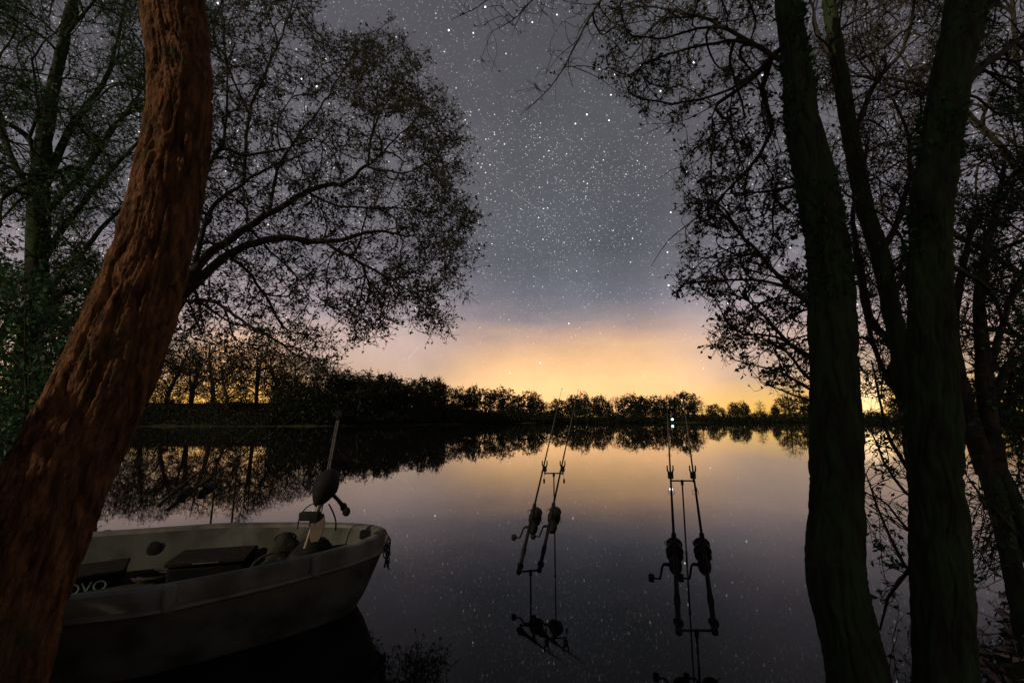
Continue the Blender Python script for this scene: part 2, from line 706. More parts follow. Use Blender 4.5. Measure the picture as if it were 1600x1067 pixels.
wx = np.linspace(-60, 120, 13)
wy = np.linspace(.3, 115, 9)
WX, WY = np.meshgrid(wx, wy)
idx = np.arange(len(wx) * len(wy)).reshape(len(wy), len(wx))
quads = np.stack([idx[:-1, :-1], idx[:-1, 1:], idx[1:, 1:], idx[1:, :-1]], -1).reshape(-1, 4)
w = obj('lake_water', mesh_np('lake_water', np.stack([WX, WY, 0 * WX], -1).reshape(-1, 3), quads), M['water'])
w['kind'] = 'structure'


# ------------------------------------------------------------------ leaf clouds and trees
def unit_rand(n):
    v = RNG.normal(size=(n, 3))
    return v / np.linalg.norm(v, axis=1, keepdims=True)


def leaf_mesh(name, C, D, size, aspect=.5, jitter=.35):
    """pointed leaves at C pointing along D"""
    n = len(C)
    D = D / np.maximum(np.linalg.norm(D, axis=1, keepdims=True), 1e-9)
    S = np.cross(D, unit_rand(n))
    S /= np.maximum(np.linalg.norm(S, axis=1, keepdims=True), 1e-9)
    N = np.cross(D, S)
    L = (size * (1 + jitter * RNG.uniform(-1, 1, n)))[:, None]
    a = C
    b = C + D * L * .45 + S * L * aspect * .5 + N * L * .10
    c = C + D * L
    d = C + D * L * .45 - S * L * aspect * .5 + N * L * .10
    V = np.stack([a, b, c, d], 1).reshape(-1, 3)
    Fq = np.arange(4 * n).reshape(n, 4)
    return mesh_np(name, V, Fq, smooth=False)


def catmull(pts, step, vals=None):
    P = [np.array(p, float) for p in pts]
    P = [2 * P[0] - P[1]] + P + [2 * P[-1] - P[-2]]
    outp, outv = [], []
    for i in range(1, len(P) - 2):
        n = max(1, int(np.linalg.norm(P[i + 1] - P[i]) / step))
        for k in range(n):
            t = k / n
            a, b, c, d = P[i - 1], P[i], P[i + 1], P[i + 2]
            outp.append(.5 * (2 * b + (c - a) * t + (2 * a - 5 * b + 4 * c - d) * t * t + (3 * b - a - 3 * c + d) * t ** 3))
            if vals is not None:
                outv.append(vals[i - 1] * (1 - t) + vals[i] * t)
    outp.append(P[-2])
    if vals is not None:
        outv.append(vals[-1])
    return np.array(outp), (np.array(outv) if vals is not None else None)


class Tree:
    CAP = 90000

    def __init__(s, rtip=.004):
        s.P = np.zeros((s.CAP, 3))
        s.D = np.zeros((s.CAP, 3))
        s.par = np.full(s.CAP, -1, int)
        s.lid = np.zeros(s.CAP, int)
        s.fix = np.zeros(s.CAP)
        s.n = 0
        s.rtip = rtip
        s.nl = 0
        s.core = set()
        s.ok = np.zeros(s.CAP, bool)

    def _add(s, p, d, par, lid, fix=0):
        k = s.n
        s.P[k] = p
        s.D[k] = d
        s.par[k] = par
        s.lid[k] = lid
        s.fix[k] = fix
        s.ok[k] = True
        s.n += 1
        return k

    def limb(s, pts, radii, step=.1, wob=.012, attach=True, carry=True, core=False):
        """authored limb; its first point snaps to the nearest node so far. Returns its limb id"""
        P, R = catmull(pts, step, radii)
        lid = s.nl
        s.nl += 1
        if core:
            s.core.add(lid)
        par = -1
        if s.n and attach:
            par = int(np.argmin(np.sum((s.P[:s.n] - P[0]) ** 2, 1)))
        w = RNG.normal(size=P.shape)
        for k in range(1, len(w)):
            w[k] = .75 * w[k - 1] + .6 * w[k]
        P = P + w * wob * np.linspace(.2, 1, len(P))[:, None]
        start = 0
        if par >= 0:
            P[0] = s.P[par]
            start = 1
        for k in range(start, len(P)):
            d = P[min(k + 1, len(P) - 1)] - P[max(k - 1, 0)]
            d = d / max(np.linalg.norm(d), 1e-9)
            i = s._add(P[k], d, par, lid, R[k])
            s.ok[i] = carry
            par = i
        return lid

    def fill(s, T, step=.12, bias=.8, curve=.35, wob=.02, droop=0.0):
        """grow a branch to each target from the best node of the skeleton so far"""
        i = 0
        T = np.asarray(T)
        RNG.shuffle(T)
        while i < len(T):
            batch = T[i:i + max(25, s.n // 60)]
            i += len(batch)
            usable = s.ok[:s.n].copy()
            if len(T) > 200:
                usable &= ~(np.isin(s.lid[:s.n], list(s.core)) & (s.fix[:s.n] > 0))
            ids = np.where(usable)[0]
            kd = KDTree(len(ids))
            for q in ids:
                kd.insert(s.P[q], int(q))
            kd.balance()
            for t in batch:
                if s.n > s.CAP - 300:
                    return
                near = [(h[1], h[2]) for h in kd.find_n(t, 14)]
                j = -1
                bc = 1e9
                for q, dd in near:
                    dd += 1e-9
                    v = t - s.P[q]
                    c = float(v @ s.D[q]) / dd
                    cost = dd * (1 + bias * (1 - c))
                    if cost < bc:
                        bc, j, L = cost, q, dd
                if L < step * .6:
                    continue
                p0 = s.P[j]
                p1 = p0 + s.D[j] * L * curve + RNG.normal(size=3) * L * .08
                m = max(2, int(L / step))
                u = (np.arange(1, m + 1) / m)[:, None]
                w_ = np.cumsum(RNG.normal(size=(m, 3)), 0) * wob * .8
                q = (1 - u) ** 2 * p0 + 2 * u * (1 - u) * p1 + u * u * t + w_
                q[:, 2] -= droop * L * (u[:, 0] ** 2)
                k = s.n
                dd = np.diff(np.concatenate([p0[None], q]), axis=0)
                dd /= np.maximum(np.linalg.norm(dd, axis=1, keepdims=True), 1e-9)
                s.P[k:k + m] = q
                s.D[k:k + m] = dd
                s.par[k:k + m] = np.concatenate([[j], np.arange(k, k + m - 1)])
                lj = s.lid[j]
                if lj in s.core and s.fix[j] > 0:
                    lj = s.nl
                    s.nl += 1
                s.lid[k:k + m] = lj
                s.ok[k:k + m] = True
                s.n += m

    def radii(s, expo=2.3):
        n = s.n
        acc = np.zeros(n)
        R = np.zeros(n)
        kids = np.zeros(n, int)
        for i in range(n - 1, -1, -1):
            r = max(s.rtip, acc[i] ** (1 / expo)) if kids[i] else s.rtip
            if s.fix[i] > 0:
                r = s.fix[i]
            else:
                r = min(r, .5)
            R[i] = r
            p = s.par[i]
            if p >= 0:
                acc[p] += r ** expo
                kids[p] += 1
        for i in range(n):             # never thicker than the parent
            p = s.par[i]
            if p >= 0 and s.fix[i] == 0:
                R[i] = min(R[i], R[p] * .92 if R[p] > s.rtip * 1.5 else R[p])
        s.R = np.maximum(R, s.rtip * .5)
        return s.R

    def strips(s):
        n = s.n
        ch = [[] for _ in range(n)]
        roots = []
        for i in range(n):
            p = s.par[i]
            (ch[p] if p >= 0 else roots).append(i)
        outl = []
        stack = [(r, -1) for r in roots]
        while stack:
            i, frm = stack.pop()
            line = [frm] if frm >= 0 else []
            first = len(line)
            line.append(i)
            while ch[i]:
                c = ch[i]
                m = max(c, key=lambda q: (s.lid[q] == s.lid[i], s.fix[q] > 0, s.R[q]))
                if s.lid[i] in s.core and s.fix[i] > 0 and s.fix[m] == 0:
                    for q in c:
                        stack.append((q, i))
                    break
                for q in c:
                    if q != m:
                        stack.append((q, i))
                line.append(m)
                i = m
            outl.append((line, first))
        return outl

    def wood(s):
        """dict limb id -> (V, F quads)"""
        res = {}
        for line, first in s.strips():
            ids = np.array(line)
            if s.fix[ids[-1]] > 0 and int(s.lid[ids[-1]]) in s.core:
                continue
            P = s.P[ids]
            R = s.R[ids].copy()
            if first:
                R[0] = R[1]
            if len(P) < 2:
                continue
            rm = R.max()
            k = 3 if rm < .007 else (5 if rm < .03 else 9)
            Tn = np.gradient(P, axis=0)
            Tn /= np.maximum(np.linalg.norm(Tn, axis=1, keepdims=True), 1e-9)
            mean = Tn.mean(0)
            ref = np.eye(3)[int(np.argmin(np.abs(mean)))]
            A = np.cross(Tn, ref)
            A /= np.maximum(np.linalg.norm(A, axis=1, keepdims=True), 1e-9)
            B = np.cross(Tn, A)
            w_ = np.arange(k) * 2 * math.pi / k
            V = P[:, None, :] + R[:, None, None] * (A[:, None, :] * np.cos(w_)[None, :, None] + B[:, None, :] * np.sin(w_)[None, :, None])
            m = len(P)
            q = np.arange(m * k).reshape(m, k)
            q2 = np.roll(q, -1, axis=1)
            Fq = np.stack([q[:-1], q2[:-1], q2[1:], q[1:]], -1).reshape(-1, 4)
            res.setdefault(int(s.lid[ids[-1]]), []).append((V.reshape(-1, 3), Fq))
        return res

    def twigs(s, per, length, rad, rmax=.02, droop=.0, mask=None):
        """short side twigs on the thin branches: returns (V, F, tips, dirs)"""
        n = s.n
        thin = np.where((s.R[:n] < rmax) & (s.fix[:n] < rmax) & s.ok[:n])[0]
        cnt = RNG.poisson(per, len(thin))
        ids = np.repeat(thin, cnt)
        if mask is not None:
            ids = ids[mask(s.P[ids])]
        m = len(ids)
        base = s.P[ids] - 0
        d = s.D[ids] * .7 + unit_rand(m) * .95
        d[:, 2] -= droop
        d /= np.linalg.norm(d, axis=1, keepdims=True)
        bend = unit_rand(m) * .35
        L = (length * RNG.uniform(.4, 1.35, m))[:, None]
        p0 = base
        p1 = p0 + d * L * .5
        p2 = p1 + (d + bend) * L * .5
        S = np.cross(d, unit_rand(m))
        S /= np.maximum(np.linalg.norm(S, axis=1, keepdims=True), 1e-9)
        N = np.cross(d, S)
        rings = []
        for p, r in ((p0, rad), (p1, rad * .75), (p2, rad * .4)):
            for k in range(3):
                a = 2 * math.pi * k / 3
                rings.append(p + (S * math.cos(a) + N * math.sin(a)) * r)
        V = np.stack(rings, 1).reshape(-1, 3)
        o = np.arange(m)[:, None] * 9
        fs = []
        for ring in (0, 3):
            for k in range(3):
                k2 = (k + 1) % 3
                fs.append(np.concatenate([o + ring + k, o + ring + k2, o + ring + 3 + k2, o + ring + 3 + k], 1))
        Fq = np.stack(fs, 1).reshape(-1, 4)
        return V, Fq, (p0, p1, p2), (d, d + bend)


def join(parts):
    Vs, Fs, o = [], [], 0
    for V, Fq in parts:
        Vs.append(V)
        Fs.append(Fq + o)
        o += len(V)
    return np.concatenate(Vs), np.concatenate(Fs)


def leaves_on(tw, dirs, per, size, aspect=.5, sub=None):
    p0, p1, p2 = tw
    d1, d2 = dirs
    m = len(p0)
    tot = int(m * per)
    if tot == 0:
        return None
    k = RNG.integers(0, m, tot)
    u = RNG.uniform(.15, 1, tot)[:, None]
    C = np.where(u < .5, p0[k] + (p1[k] - p0[k]) * u * 2, p1[k] + (p2[k] - p1[k]) * (u - .5) * 2)
    D = d2[k] * .6 + unit_rand(tot) * .9
    return leaf_mesh('foliage', C, D, np.full(tot, size), aspect)


def poly_sample(poly, n, y0, y1, hole=None, seed=0, clump=0.0, cs=60.0, fuzz=0.0):
    """n points seen inside a photo polygon, spread over a depth range"""
    poly = np.array(poly, float)
    lo, hi = poly.min(0), poly.max(0)
    got = np.zeros((0, 3))
    while len(got) < n:
        p = RNG.uniform(lo, hi, (n * 3 + 20, 2))
        ins = np.zeros(len(p), bool)
        for i in range(len(poly)):
            a, b = poly[i], poly[(i + 1) % len(poly)]
            if a[1] == b[1]:
                continue
            ins ^= ((a[1] > p[:, 1]) != (b[1] > p[:, 1])) & (p[:, 0] < a[0] + (p[:, 1] - a[1]) * (b[0] - a[0]) / (b[1] - a[1]))
        p = p[ins] + (RNG.normal(size=(int(ins.sum()), 2)) * fuzz if fuzz else 0)
        Y = RNG.uniform(y0, y1, len(p))
        if clump:
            nv = np.array([mnoise.noise(Vector((q[0] / cs, q[1] / cs, yy * .6 + seed))) for q, yy in zip(p, Y)])
            k = nv > RNG.uniform(-clump, clump, len(p)) - .05
            p, Y = p[k], Y[k]
        got = np.concatenate([got, np.column_stack([p, Y])])
    got = got[:n]
    u, v = (got[:, 0] - 800) / F, (533.5 - got[:, 1]) / F
    dy = math.cos(PITCH) - v * math.sin(PITCH)
    k = got[:, 2] / dy
    return np.column_stack([u * k, got[:, 2], (math.sin(PITCH) + v * math.cos(PITCH)) * k + CAM_H])


def trunk_mesh(name, spec, sides=64, step=.03, ridge=0.0, freq=9.0, stretch=.22, seed=0.0, knots=.25, fine=0.0):
    """spec: list of (px, py, half width px, Y). ridged bark as geometry"""
    pts = [at(a, b, Y) for a, b, h, Y in spec]
    rad = [px_r(h, b, Y, a) for a, b, h, Y in spec]
    P, R = catmull(pts, step, rad)
    Tn = np.gradient(P, axis=0)
    Tn /= np.linalg.norm(Tn, axis=1, keepdims=True)
    ref = np.array([0, 1.0, 0])
    A = np.cross(Tn, ref)
    A /= np.linalg.norm(A, axis=1, keepdims=True)
    B = np.cross(Tn, A)
    s_len = np.concatenate([[0], np.cumsum(np.linalg.norm(np.diff(P, axis=0), axis=1))])
    V = np.zeros((len(P), sides, 3))
    for i in range(len(P)):
        for k in range(sides):
            w_ = 2 * math.pi * k / sides
            dx, dy = math.cos(w_), math.sin(w_)
            r = R[i]
            if ridge:
                q = Vector((dx * r * freq, dy * r * freq, s_len[i] * freq * stretch + seed))
                wv = mnoise.noise(Vector((q.x * .5, q.y * .5, q.z * 2.4)) + Vector((5, 1, 3))) * .85
                q2 = q + Vector((wv, -wv * .7, wv * .25))
                n1 = mnoise.noise(q2)
                n2 = mnoise.noise(q2 * 2.1 + Vector((9, 9, 9)))
                cr = max(0.0, 1 - abs(n1) * 4.2)
                cr2 = max(0.0, 1 - abs(n2) * 4.0)
                r += ridge * (.35 - 1.0 * cr ** 1.3 - .4 * cr2 + .45 * n1 + knots * mnoise.noise(q * .16))
                if fine:
                    n3 = mnoise.noise(Vector((q2.x * 3.1, q2.y * 3.1, q2.z * 6)))
                    n4 = mnoise.noise(Vector((q2.x * 5, q2.y * 5, q2.z * 16)))
                    r += ridge * fine * (.6 * n3 - .7 * max(0.0, 1 - abs(n4) * 5))
            V[i, k] = P[i] + r * (A[i] * dx + B[i] * dy)
    q = np.arange(len(P) * sides).reshape(len(P), sides)
    q2 = np.roll(q, -1, axis=1)
    Fq = np.stack([q[:-1], q2[:-1], q2[1:], q[1:]], -1).reshape(-1, 4)
    return mesh_np(name, V.reshape(-1, 3), Fq), P, R


def finish_tree(root, T, wood_mat, leaf_mat, twig=None, leaf=None, skip=(), minv=0, limb_name='limb'):
    """limbs become parts, one mesh each; twigs and leaves the crown"""
    T.radii()
    inv = root.location
    off = np.array(inv)
    wd = T.wood()
    small = []
    for lid, parts in wd.items():
        if lid in skip:
            keep = [p for p in parts]
            keep = keep[1:] if False else keep
            parts = keep
        V, Fq = join(parts)
        obj(limb_name, mesh_np(limb_name, V - off, Fq), wood_mat, root)
    if twig:
        V, Fq, tw, dr = T.twigs(**twig)
        obj('twigs', mesh_np('twigs', V - off, Fq), wood_mat, root, kind='stuff')
        if leaf:
            for lf in (leaf if isinstance(leaf, list) else [leaf]):
                lf = dict(lf)
                mat = lf.pop('mat', leaf_mat)
                me = leaves_on(tw, dr, **lf)
                if me:
                    co = np.zeros(len(me.vertices) * 3, dtype=np.float32)
                    me.vertices.foreach_get('co', co)
                    me.vertices.foreach_set('co', (co.reshape(-1, 3) - off).ravel().astype(np.float32))
                    obj('crown', me, mat, root, kind='stuff')
    return T


def A_(p):
    return np.array(tuple(p))


def L3(*pts):
    """pixel limb -> world points: (px, py, Y)"""
    return [A_(at(*p)) for p in pts]


def rel(me, root):
    """shift a mesh built in world space into a root's space"""
    co = np.zeros(len(me.vertices) * 3, dtype=np.float32)
    me.vertices.foreach_get('co', co)
    me.vertices.foreach_set('co', (co.reshape(-1, 3) - np.array(root.location)).ravel().astype(np.float32))
    me.update()
    return me


#@TREES
# ---- the leaning foreground trunk, left
spec = [(-60, 1180, 130, 1.50), (-22, 1060, 112, 1.52), (14, 950, 102, 1.56), (54, 850, 95, 1.6), (88, 760, 93, 1.64), (114, 700, 91, 1.68),
        (163, 600, 83, 1.73), (202, 500, 73, 1.78), (234, 400, 61, 1.83), (260, 300, 57, 1.88), (277, 200, 53, 1.92), (281, 140, 51, 1.94),
        (277, 90, 50, 1.96), (270, 0, 51, 2.0), (266, -90, 50, 2.03), (266, -200, 49, 2.08)]
base = at(10, 1120, 1.51)
fg = thing('leaning_tree', 'thick leaning tree trunk with ridged red-brown bark in front of the boat', 'tree',
           (base.x, base.y, float(tz(base.x, base.y))))
me, _, _ = trunk_mesh('trunk', spec, sides=220, step=.009, ridge=.0165, freq=22, stretch=.085, seed=2.0, knots=1.1, fine=.6)
obj('trunk', rel(me, fg), M['bark_red'], fg)
# its crown, far above the picture
T = Tree(.004)
T.limb(L3((266, -180, 2.07), (260, -330, 2.2), (240, -520, 2.4)), [.12, .09, .05])
T.fill(poly_sample([(60, -700), (420, -700), (460, -260), (60, -260)], 60, 1.8, 3.4), step=.15)
finish_tree(fg, T, M['bark_dark'], M['leaf_dark'], dict(per=.5, length=.2, rad=.002), dict(per=2.0, size=.045))

# ---- tree leaning out over the lake behind the boat
rb = at(150, 720, 7.4)
ov = thing('overhanging_tree', 'wide spreading tree with small spring leaves leaning out over the lake behind the boat', 'tree',
           (rb.x, rb.y, float(tz(rb.x, rb.y))))
me, _, _ = trunk_mesh('trunk', [(130, 745, 30, 7.3), (150, 690, 24, 7.4), (190, 600, 19, 7.5), (225, 545, 16, 7.6), (262, 495, 12, 7.7), (285, 462, 9, 7.8)],
                      sides=24, step=.06, ridge=.02, freq=9, seed=5)
obj('trunk', rel(me, ov), M['bark_dark'], ov)
T = Tree(.0042)
kk = .011
T.limb(L3((190, 600, 7.5), (225, 545, 7.6), (262, 495, 7.7), (285, 462, 7.8)), [.19, .16, .12, .09], carry=False, core=True)
spine = 0
T.limb(L3((285, 462, 7.8), (345, 405, 8.0), (400, 380, 8.1), (455, 372, 8.2), (505, 378, 8.3), (545, 372, 8.4), (600, 362, 8.6), (650, 370, 8.7)),
       [.085, .075, .066, .058, .048, .038, .026, .014], wob=.03)
T.limb(L3((505, 378, 8.3), (540, 400, 8.3), (590, 425, 8.4), (640, 455, 8.5), (675, 490, 8.6)), [.03, .028, .02, .013, .008], wob=.03)
T.limb(L3((262, 495, 7.7), (300, 430, 8.2), (350, 380, 8.5), (420, 335, 8.8), (480, 300, 9.0), (545, 283, 9.1), (575, 262, 9.2)),
       [.10, .088, .076, .064, .052, .042, .032], wob=.03)
T.limb(L3((575, 262, 9.2), (580, 215, 9.3), (590, 150, 9.4), (600, 90, 9.5)), [.028, .024, .016, .008], wob=.03)
T.limb(L3((575, 262, 9.2), (620, 215, 9.2), (665, 175, 9.3), (680, 160, 9.3)), [.024, .018, .012, .008], wob=.03)
T.limb(L3((575, 262, 9.2), (630, 270, 9.1), (680, 250, 9.1), (715, 265, 9.1)), [.026, .018, .012, .008], wob=.03)
T.limb(L3((480, 300, 9.0), (520, 320, 8.8), (580, 325, 8.7), (640, 330, 8.7), (715, 350, 8.7)), [.03, .026, .02, .014, .007], wob=.03)
T.limb(L3((300, 430, 8.2), (330, 330, 8.6), (380, 285, 8.8), (420, 262, 8.9), (470, 240, 9.0)), [.05, .042, .034, .026, .014], wob=.03)
T.limb(L3((285, 462, 7.8), (330, 250, 7.6), (390, 245, 7.7), (440, 235, 7.7), (490, 220, 7.8)), [.04, .034, .026, .018, .01], wob=.02)
T.limb(L3((285, 470, 7.8), (330, 470, 7.4), (360, 490, 7.3), (400, 512, 7.3), (450, 540, 7.4), (500, 560, 7.5)), [.036, .03, .026, .021, .014, .007], wob=.03)
T.limb(L3((420, 335, 8.8), (440, 250, 9.2), (500, 170, 9.4), (540, 100, 9.6), (560, 60, 9.7)), [.034, .028, .02, .013, .007], wob=.03)
T.limb(L3((380, 285, 8.8), (390, 180, 8.6), (420, 100, 8.6), (450, 30, 8.7), (470, -40, 8.8)), [.034, .03, .024, .018, .012], wob=.03)
T.limb(L3((390, 180, 8.6), (360, 110, 8.4), (350, 40, 8.3), (345, -50, 8.3)), [.026, .022, .016, .01], wob=.03)
big = [(255, -60), (480, -60), (500, 10), (515, 70), (540, 55), (600, 50), (640, 75), (655, 120), (690, 175), (715, 205), (712, 260), (700, 300),
       (728, 340), (722, 395), (700, 440), (684, 470), (680, 505), (655, 505), (620, 485), (585, 500), (560, 522), (535, 512), (515, 485),
       (520, 540), (500, 568), (455, 548), (400, 545), (350, 560), (300, 540), (255, 540)]
T.fill(poly_sample(big, 130, 7.2, 10.2), step=.16, wob=.02, curve=.4)
T.fill(poly_sample(big, 8200, 7.0, 10.4, clump=.14, seed=3, cs=30, fuzz=6), step=.10, wob=.01, curve=.35)
edge = [(560, 60), (650, 95), (715, 205), (712, 260), (728, 340), (715, 410), (684, 480), (560, 520), (540, 470), (640, 420), (660, 300), (640, 200), (560, 120)]
T.fill(poly_sample(edge, 1700, 7.6, 9.6, clump=.12, seed=8, cs=28, fuzz=16), step=.1, wob=.012)
bd = np.array([(515, 70), (560, 50), (620, 60), (655, 120), (700, 190), (714, 240), (702, 300), (728, 345), (720, 400), (700, 440), (682, 500), (640, 500), (585, 505), (550, 522), (505, 568), (455, 552)], float)
cen = np.array([500, 300.0])
for k in range(46):
    e = RNG.integers(0, len(bd) - 1)
    p_ = bd[e] + (bd[e + 1] - bd[e]) * RNG.uniform()
    out_ = (p_ - cen) / np.linalg.norm(p_ - cen)
    tip = p_ + out_ * RNG.uniform(2, 30) + RNG.normal(size=2) * 6
    Y_ = RNG.uniform(7.8, 9.4)
    T.fill(np.array([A_(at(*(p_ - out_ * 20), Y_)), A_(at(*tip, Y_))]), step=.08, wob=.008)
    tg = [A_(at(*(p_ + (tip - p_) * RNG.uniform(0, 1) + RNG.normal(size=2) * 7), Y_ + RNG.normal() * .1)) for _ in range(9)]
    T.fill(np.array(tg), step=.07, wob=.006)
finish_tree(ov, T, M['bark_dark'], M['leaf_dark'], dict(per=.8, length=.22, rad=.0046, rmax=.016), dict(per=1.9, size=.06, aspect=.6))

# ---- mossy tree at the left edge
rb = at(40, 760, 6.2)
lt = thing('mossy_tree', 'mossy green tree with many fine bare twigs at the left edge', 'tree', (rb.x, rb.y, float(tz(rb.x, rb.y))))
me, _, _ = trunk_mesh('trunk', [(36, 790, 30, 6.2), (38, 700, 25, 6.2), (45, 560, 22, 6.2), (58, 420, 20, 6.25), (62, 300, 19, 6.3), (66, 240, 16, 6.3), (80, 150, 12, 6.4),
                                (100, 60, 9, 6.5), (118, -20, 7, 6.6)], sides=24, step=.06, ridge=.02, freq=9, seed=15)
obj('trunk', rel(me, lt), M['bark_green'], lt)
T = Tree(.0034)
T.limb(L3((45, 560, 6.2), (58, 420, 6.25), (62, 300, 6.3), (66, 240, 6.3), (80, 150, 6.4), (100, 60, 6.5), (118, -20, 6.6)), [.1, .1, .1, .08, .07, .05, .03], core=True)
T.limb(L3((66, 250, 6.3), (40, 210, 6.2), (5, 190, 6.0), (-50, 150, 5.9)), [.05, .04, .03, .02])
T.limb(L3((62, 320, 6.3), (20, 250, 6.5), (0, 180, 6.6), (-20, 90, 6.6)), [.05, .04, .03, .02])
T.limb(L3((66, 300, 6.3), (110, 200, 6.6), (160, 130, 6.8), (190, 40, 6.9), (200, -40, 7.0)), [.06, .05, .036, .022, .014])
T.limb(L3((62, 340, 6.3), (130, 270, 6.1), (180, 200, 6.0), (225, 140, 6.0)), [.05, .04, .028, .014])
T.limb(L3((58, 420, 6.25), (120, 330, 6.6), (190, 250, 6.8), (260, 180, 7.0)), [.05, .042, .028, .014])
T.limb(L3((50, 480, 6.2), (110, 415, 6.7), (170, 345, 7), (230, 300, 7.2)), [.05, .042, .03, .014])
T.limb(L3((48, 520, 6.2), (110, 500, 6.5), (170, 510, 6.8), (210, 520, 7.0)), [.04, .034, .028, .02])
T.limb(L3((48, 500, 6.2), (100, 455, 6.2), (160, 440, 6.3), (230, 400, 6.5)), [.045, .036, .028, .018])
T.limb(L3((100, 60, 6.5), (140, 10, 6.4), (180, -30, 6.4)), [.03, .02, .014])
reg = [(-70, -60), (335, -60), (335, 250), (270, 420), (200, 540), (120, 530), (-70, 480)]
T.fill(poly_sample(reg, 110, 5.2, 7.6), step=.14, wob=.018)
T.fill(poly_sample(reg, 11000, 5.0, 7.8, clump=.2, seed=13), step=.1, wob=.01)
finish_tree(lt, T, M['bark_green'], M['leaf_green'], dict(per=1.0, length=.24, rad=.0026, rmax=.014), dict(per=.9, size=.05, aspect=.5))


def bush(name, label, px, py, Y, poly, y0, y1, n1, n2, leaf_mat, lsize, per=4.0, cat='bush', stems=7, wood=None, tw=.2, perleaf=None, rt=.003):
    b = at(px, py, Y)
    zz = float(tz(b.x, b.y))
    root = thing(name, label, cat, (b.x, b.y, zz))
    T = Tree(rt)
    cen = np.mean(np.array(poly), 0)
    for k in range(stems):
        q = poly_sample(poly, 1, y0, y1)[0]
        s0 = np.array([b.x + RNG.normal() * .12, b.y + RNG.normal() * .12, zz - .03])
        m = (s0 * .5 + q * .5) + np.array([RNG.normal() * .05, RNG.normal() * .05, .15])
        T.limb([s0, m, q], [.02, .014, .005], attach=False)
    T.fill(poly_sample(poly, n1, y0, y1), step=.1)
    T.fill(poly_sample(poly, n2, y0, y1, clump=.25, seed=px * .01), step=.08)
    finish_tree(root, T, wood or M['bark_dark'], leaf_mat, dict(per=.8, length=tw, rad=.002, rmax=.02), dict(per=perleaf or per, size=lsize, aspect=.5), limb_name='stem')
    return root


bush('waterside_bush', 'dense dark green bush left of the leaning trunk', 15, 800, 5.0,
     [(-140, 430), (30, 420), (110, 470), (165, 530), (150, 620), (90, 730), (40, 790), (-140, 790)], 4.3, 6.6, 90, 1500, M['leaf_green'], .07, per=3.4, stems=12)
bush('hazel_bush', 'taller twiggy bush behind the dense bush at the left edge', 60, 760, 7.6,
     [(-160, 380), (60, 360), (180, 400), (225, 470), (215, 600), (150, 700), (-160, 720)], 6.8, 9.0, 70, 900, M['leaf_dark'], .08, per=2.6, stems=10, rt=.005)

# ---- trees on the right bank
R1 = [(1352, 1180, 60, 2.02), (1342, 1060, 51, 2.05), (1322, 980, 50, 2.1), (1305, 895, 49, 2.15), (1306, 800, 45, 2.2), (1306, 700, 42, 2.24), (1303, 600, 41, 2.28), (1296, 420, 35, 2.35),
      (1277, 300, 33, 2.4), (1256, 200, 27, 2.46), (1244, 100, 22, 2.52), (1231, 0, 20, 2.58), (1220, -90, 18, 2.64), (1205, -220, 14, 2.72)]
rb = at(1345, 1100, 2.04)
t1 = thing('moss_covered_tree', 'thick bent mossy trunk at the water edge right of the fishing rods', 'tree', (rb.x, rb.y, float(tz(rb.x, rb.y))))
me, _, _ = trunk_mesh('trunk', R1, sides=110, step=.016, ridge=.014, freq=20, stretch=.10, seed=31, knots=.9, fine=.6)
obj('trunk', rel(me, t1), M['bark_moss'], t1)
T = Tree(.0021)
T.limb(L3((1303, 600, 2.28), (1296, 420, 2.35), (1277, 300, 2.4), (1256, 200, 2.46), (1244, 100, 2.52), (1231, 0, 2.58), (1220, -90, 2.64), (1205, -220, 2.72)),
       [.1, .09, .08, .07, .06, .05, .045, .04], wob=.004, core=True)
T.limb(L3((1240, 60, 2.53), (1205, 90, 2.65), (1190, 140, 2.75), (1196, 160, 2.78), (1208, 200, 2.8), (1190, 240, 2.9), (1150, 285, 3.1), (1100, 330, 3.4), (1045, 375, 3.6), (1016, 415, 3.7)),
       [.022, .02, .018, .016, .014, .012, .0095, .007, .004, .002], wob=.008)
T.limb(L3((1248, 110, 2.5), (1160, 60, 2.8), (1090, 25, 3.0), (1010, 10, 3.3), (960, 20, 3.5)), [.02, .015, .011, .007, .004], wob=.01)
T.limb(L3((1231, -10, 2.6), (1100, -70, 3.1), (985, -45, 3.5), (930, 15, 3.7), (905, 62, 3.75), (875, 115, 3.8), (845, 150, 3.85), (812, 178, 3.9)),
       [.02, .017, .014, .011, .009, .006, .004, .002], wob=.008)
T.limb(L3((1100, -70, 3.1), (930, -60, 3.6), (850, -15, 3.8), (800, 35, 3.9), (770, 50, 4.0), (752, 90, 4.0)), [.014, .011, .008, .005, .003, .002], wob=.008)
T.limb(L3((930, -60, 3.6), (830, -50, 3.9), (775, -10, 4.0), (735, 18, 4.1), (705, 32, 4.1)), [.01, .008, .006, .004, .002], wob=.008)
T.limb(L3((1285, 300, 2.4), (1245, 290, 2.6), (1200, 300, 2.8), (1130, 300, 3.1)), [.016, .012, .009, .004], wob=.01)
T.limb(L3((1300, 500, 2.3), (1240, 455, 2.55), (1190, 400, 2.8), (1140, 345, 3.1), (1105, 300, 3.3)), [.018, .015, .011, .007, .003], wob=.01)
T.limb(L3((1303, 560, 2.3), (1250, 550, 2.6), (1200, 500, 2.9), (1150, 460, 3.2), (1065, 450, 3.5)), [.016, .013, .01, .006, .003], wob=.01)
T.limb(L3((1303, 600, 2.28), (1265, 590, 2.6), (1225, 545, 2.9), (1170, 520, 3.1), (1115, 505, 3.3)), [.014, .011, .008, .005, .002], wob=.01)
T.limb(L3((1303, 620, 2.28), (1262, 605, 2.6), (1210, 575, 2.9), (1150, 563, 3.1), (1112, 540, 3.2)), [.012, .009, .006, .004, .002], wob=.01)
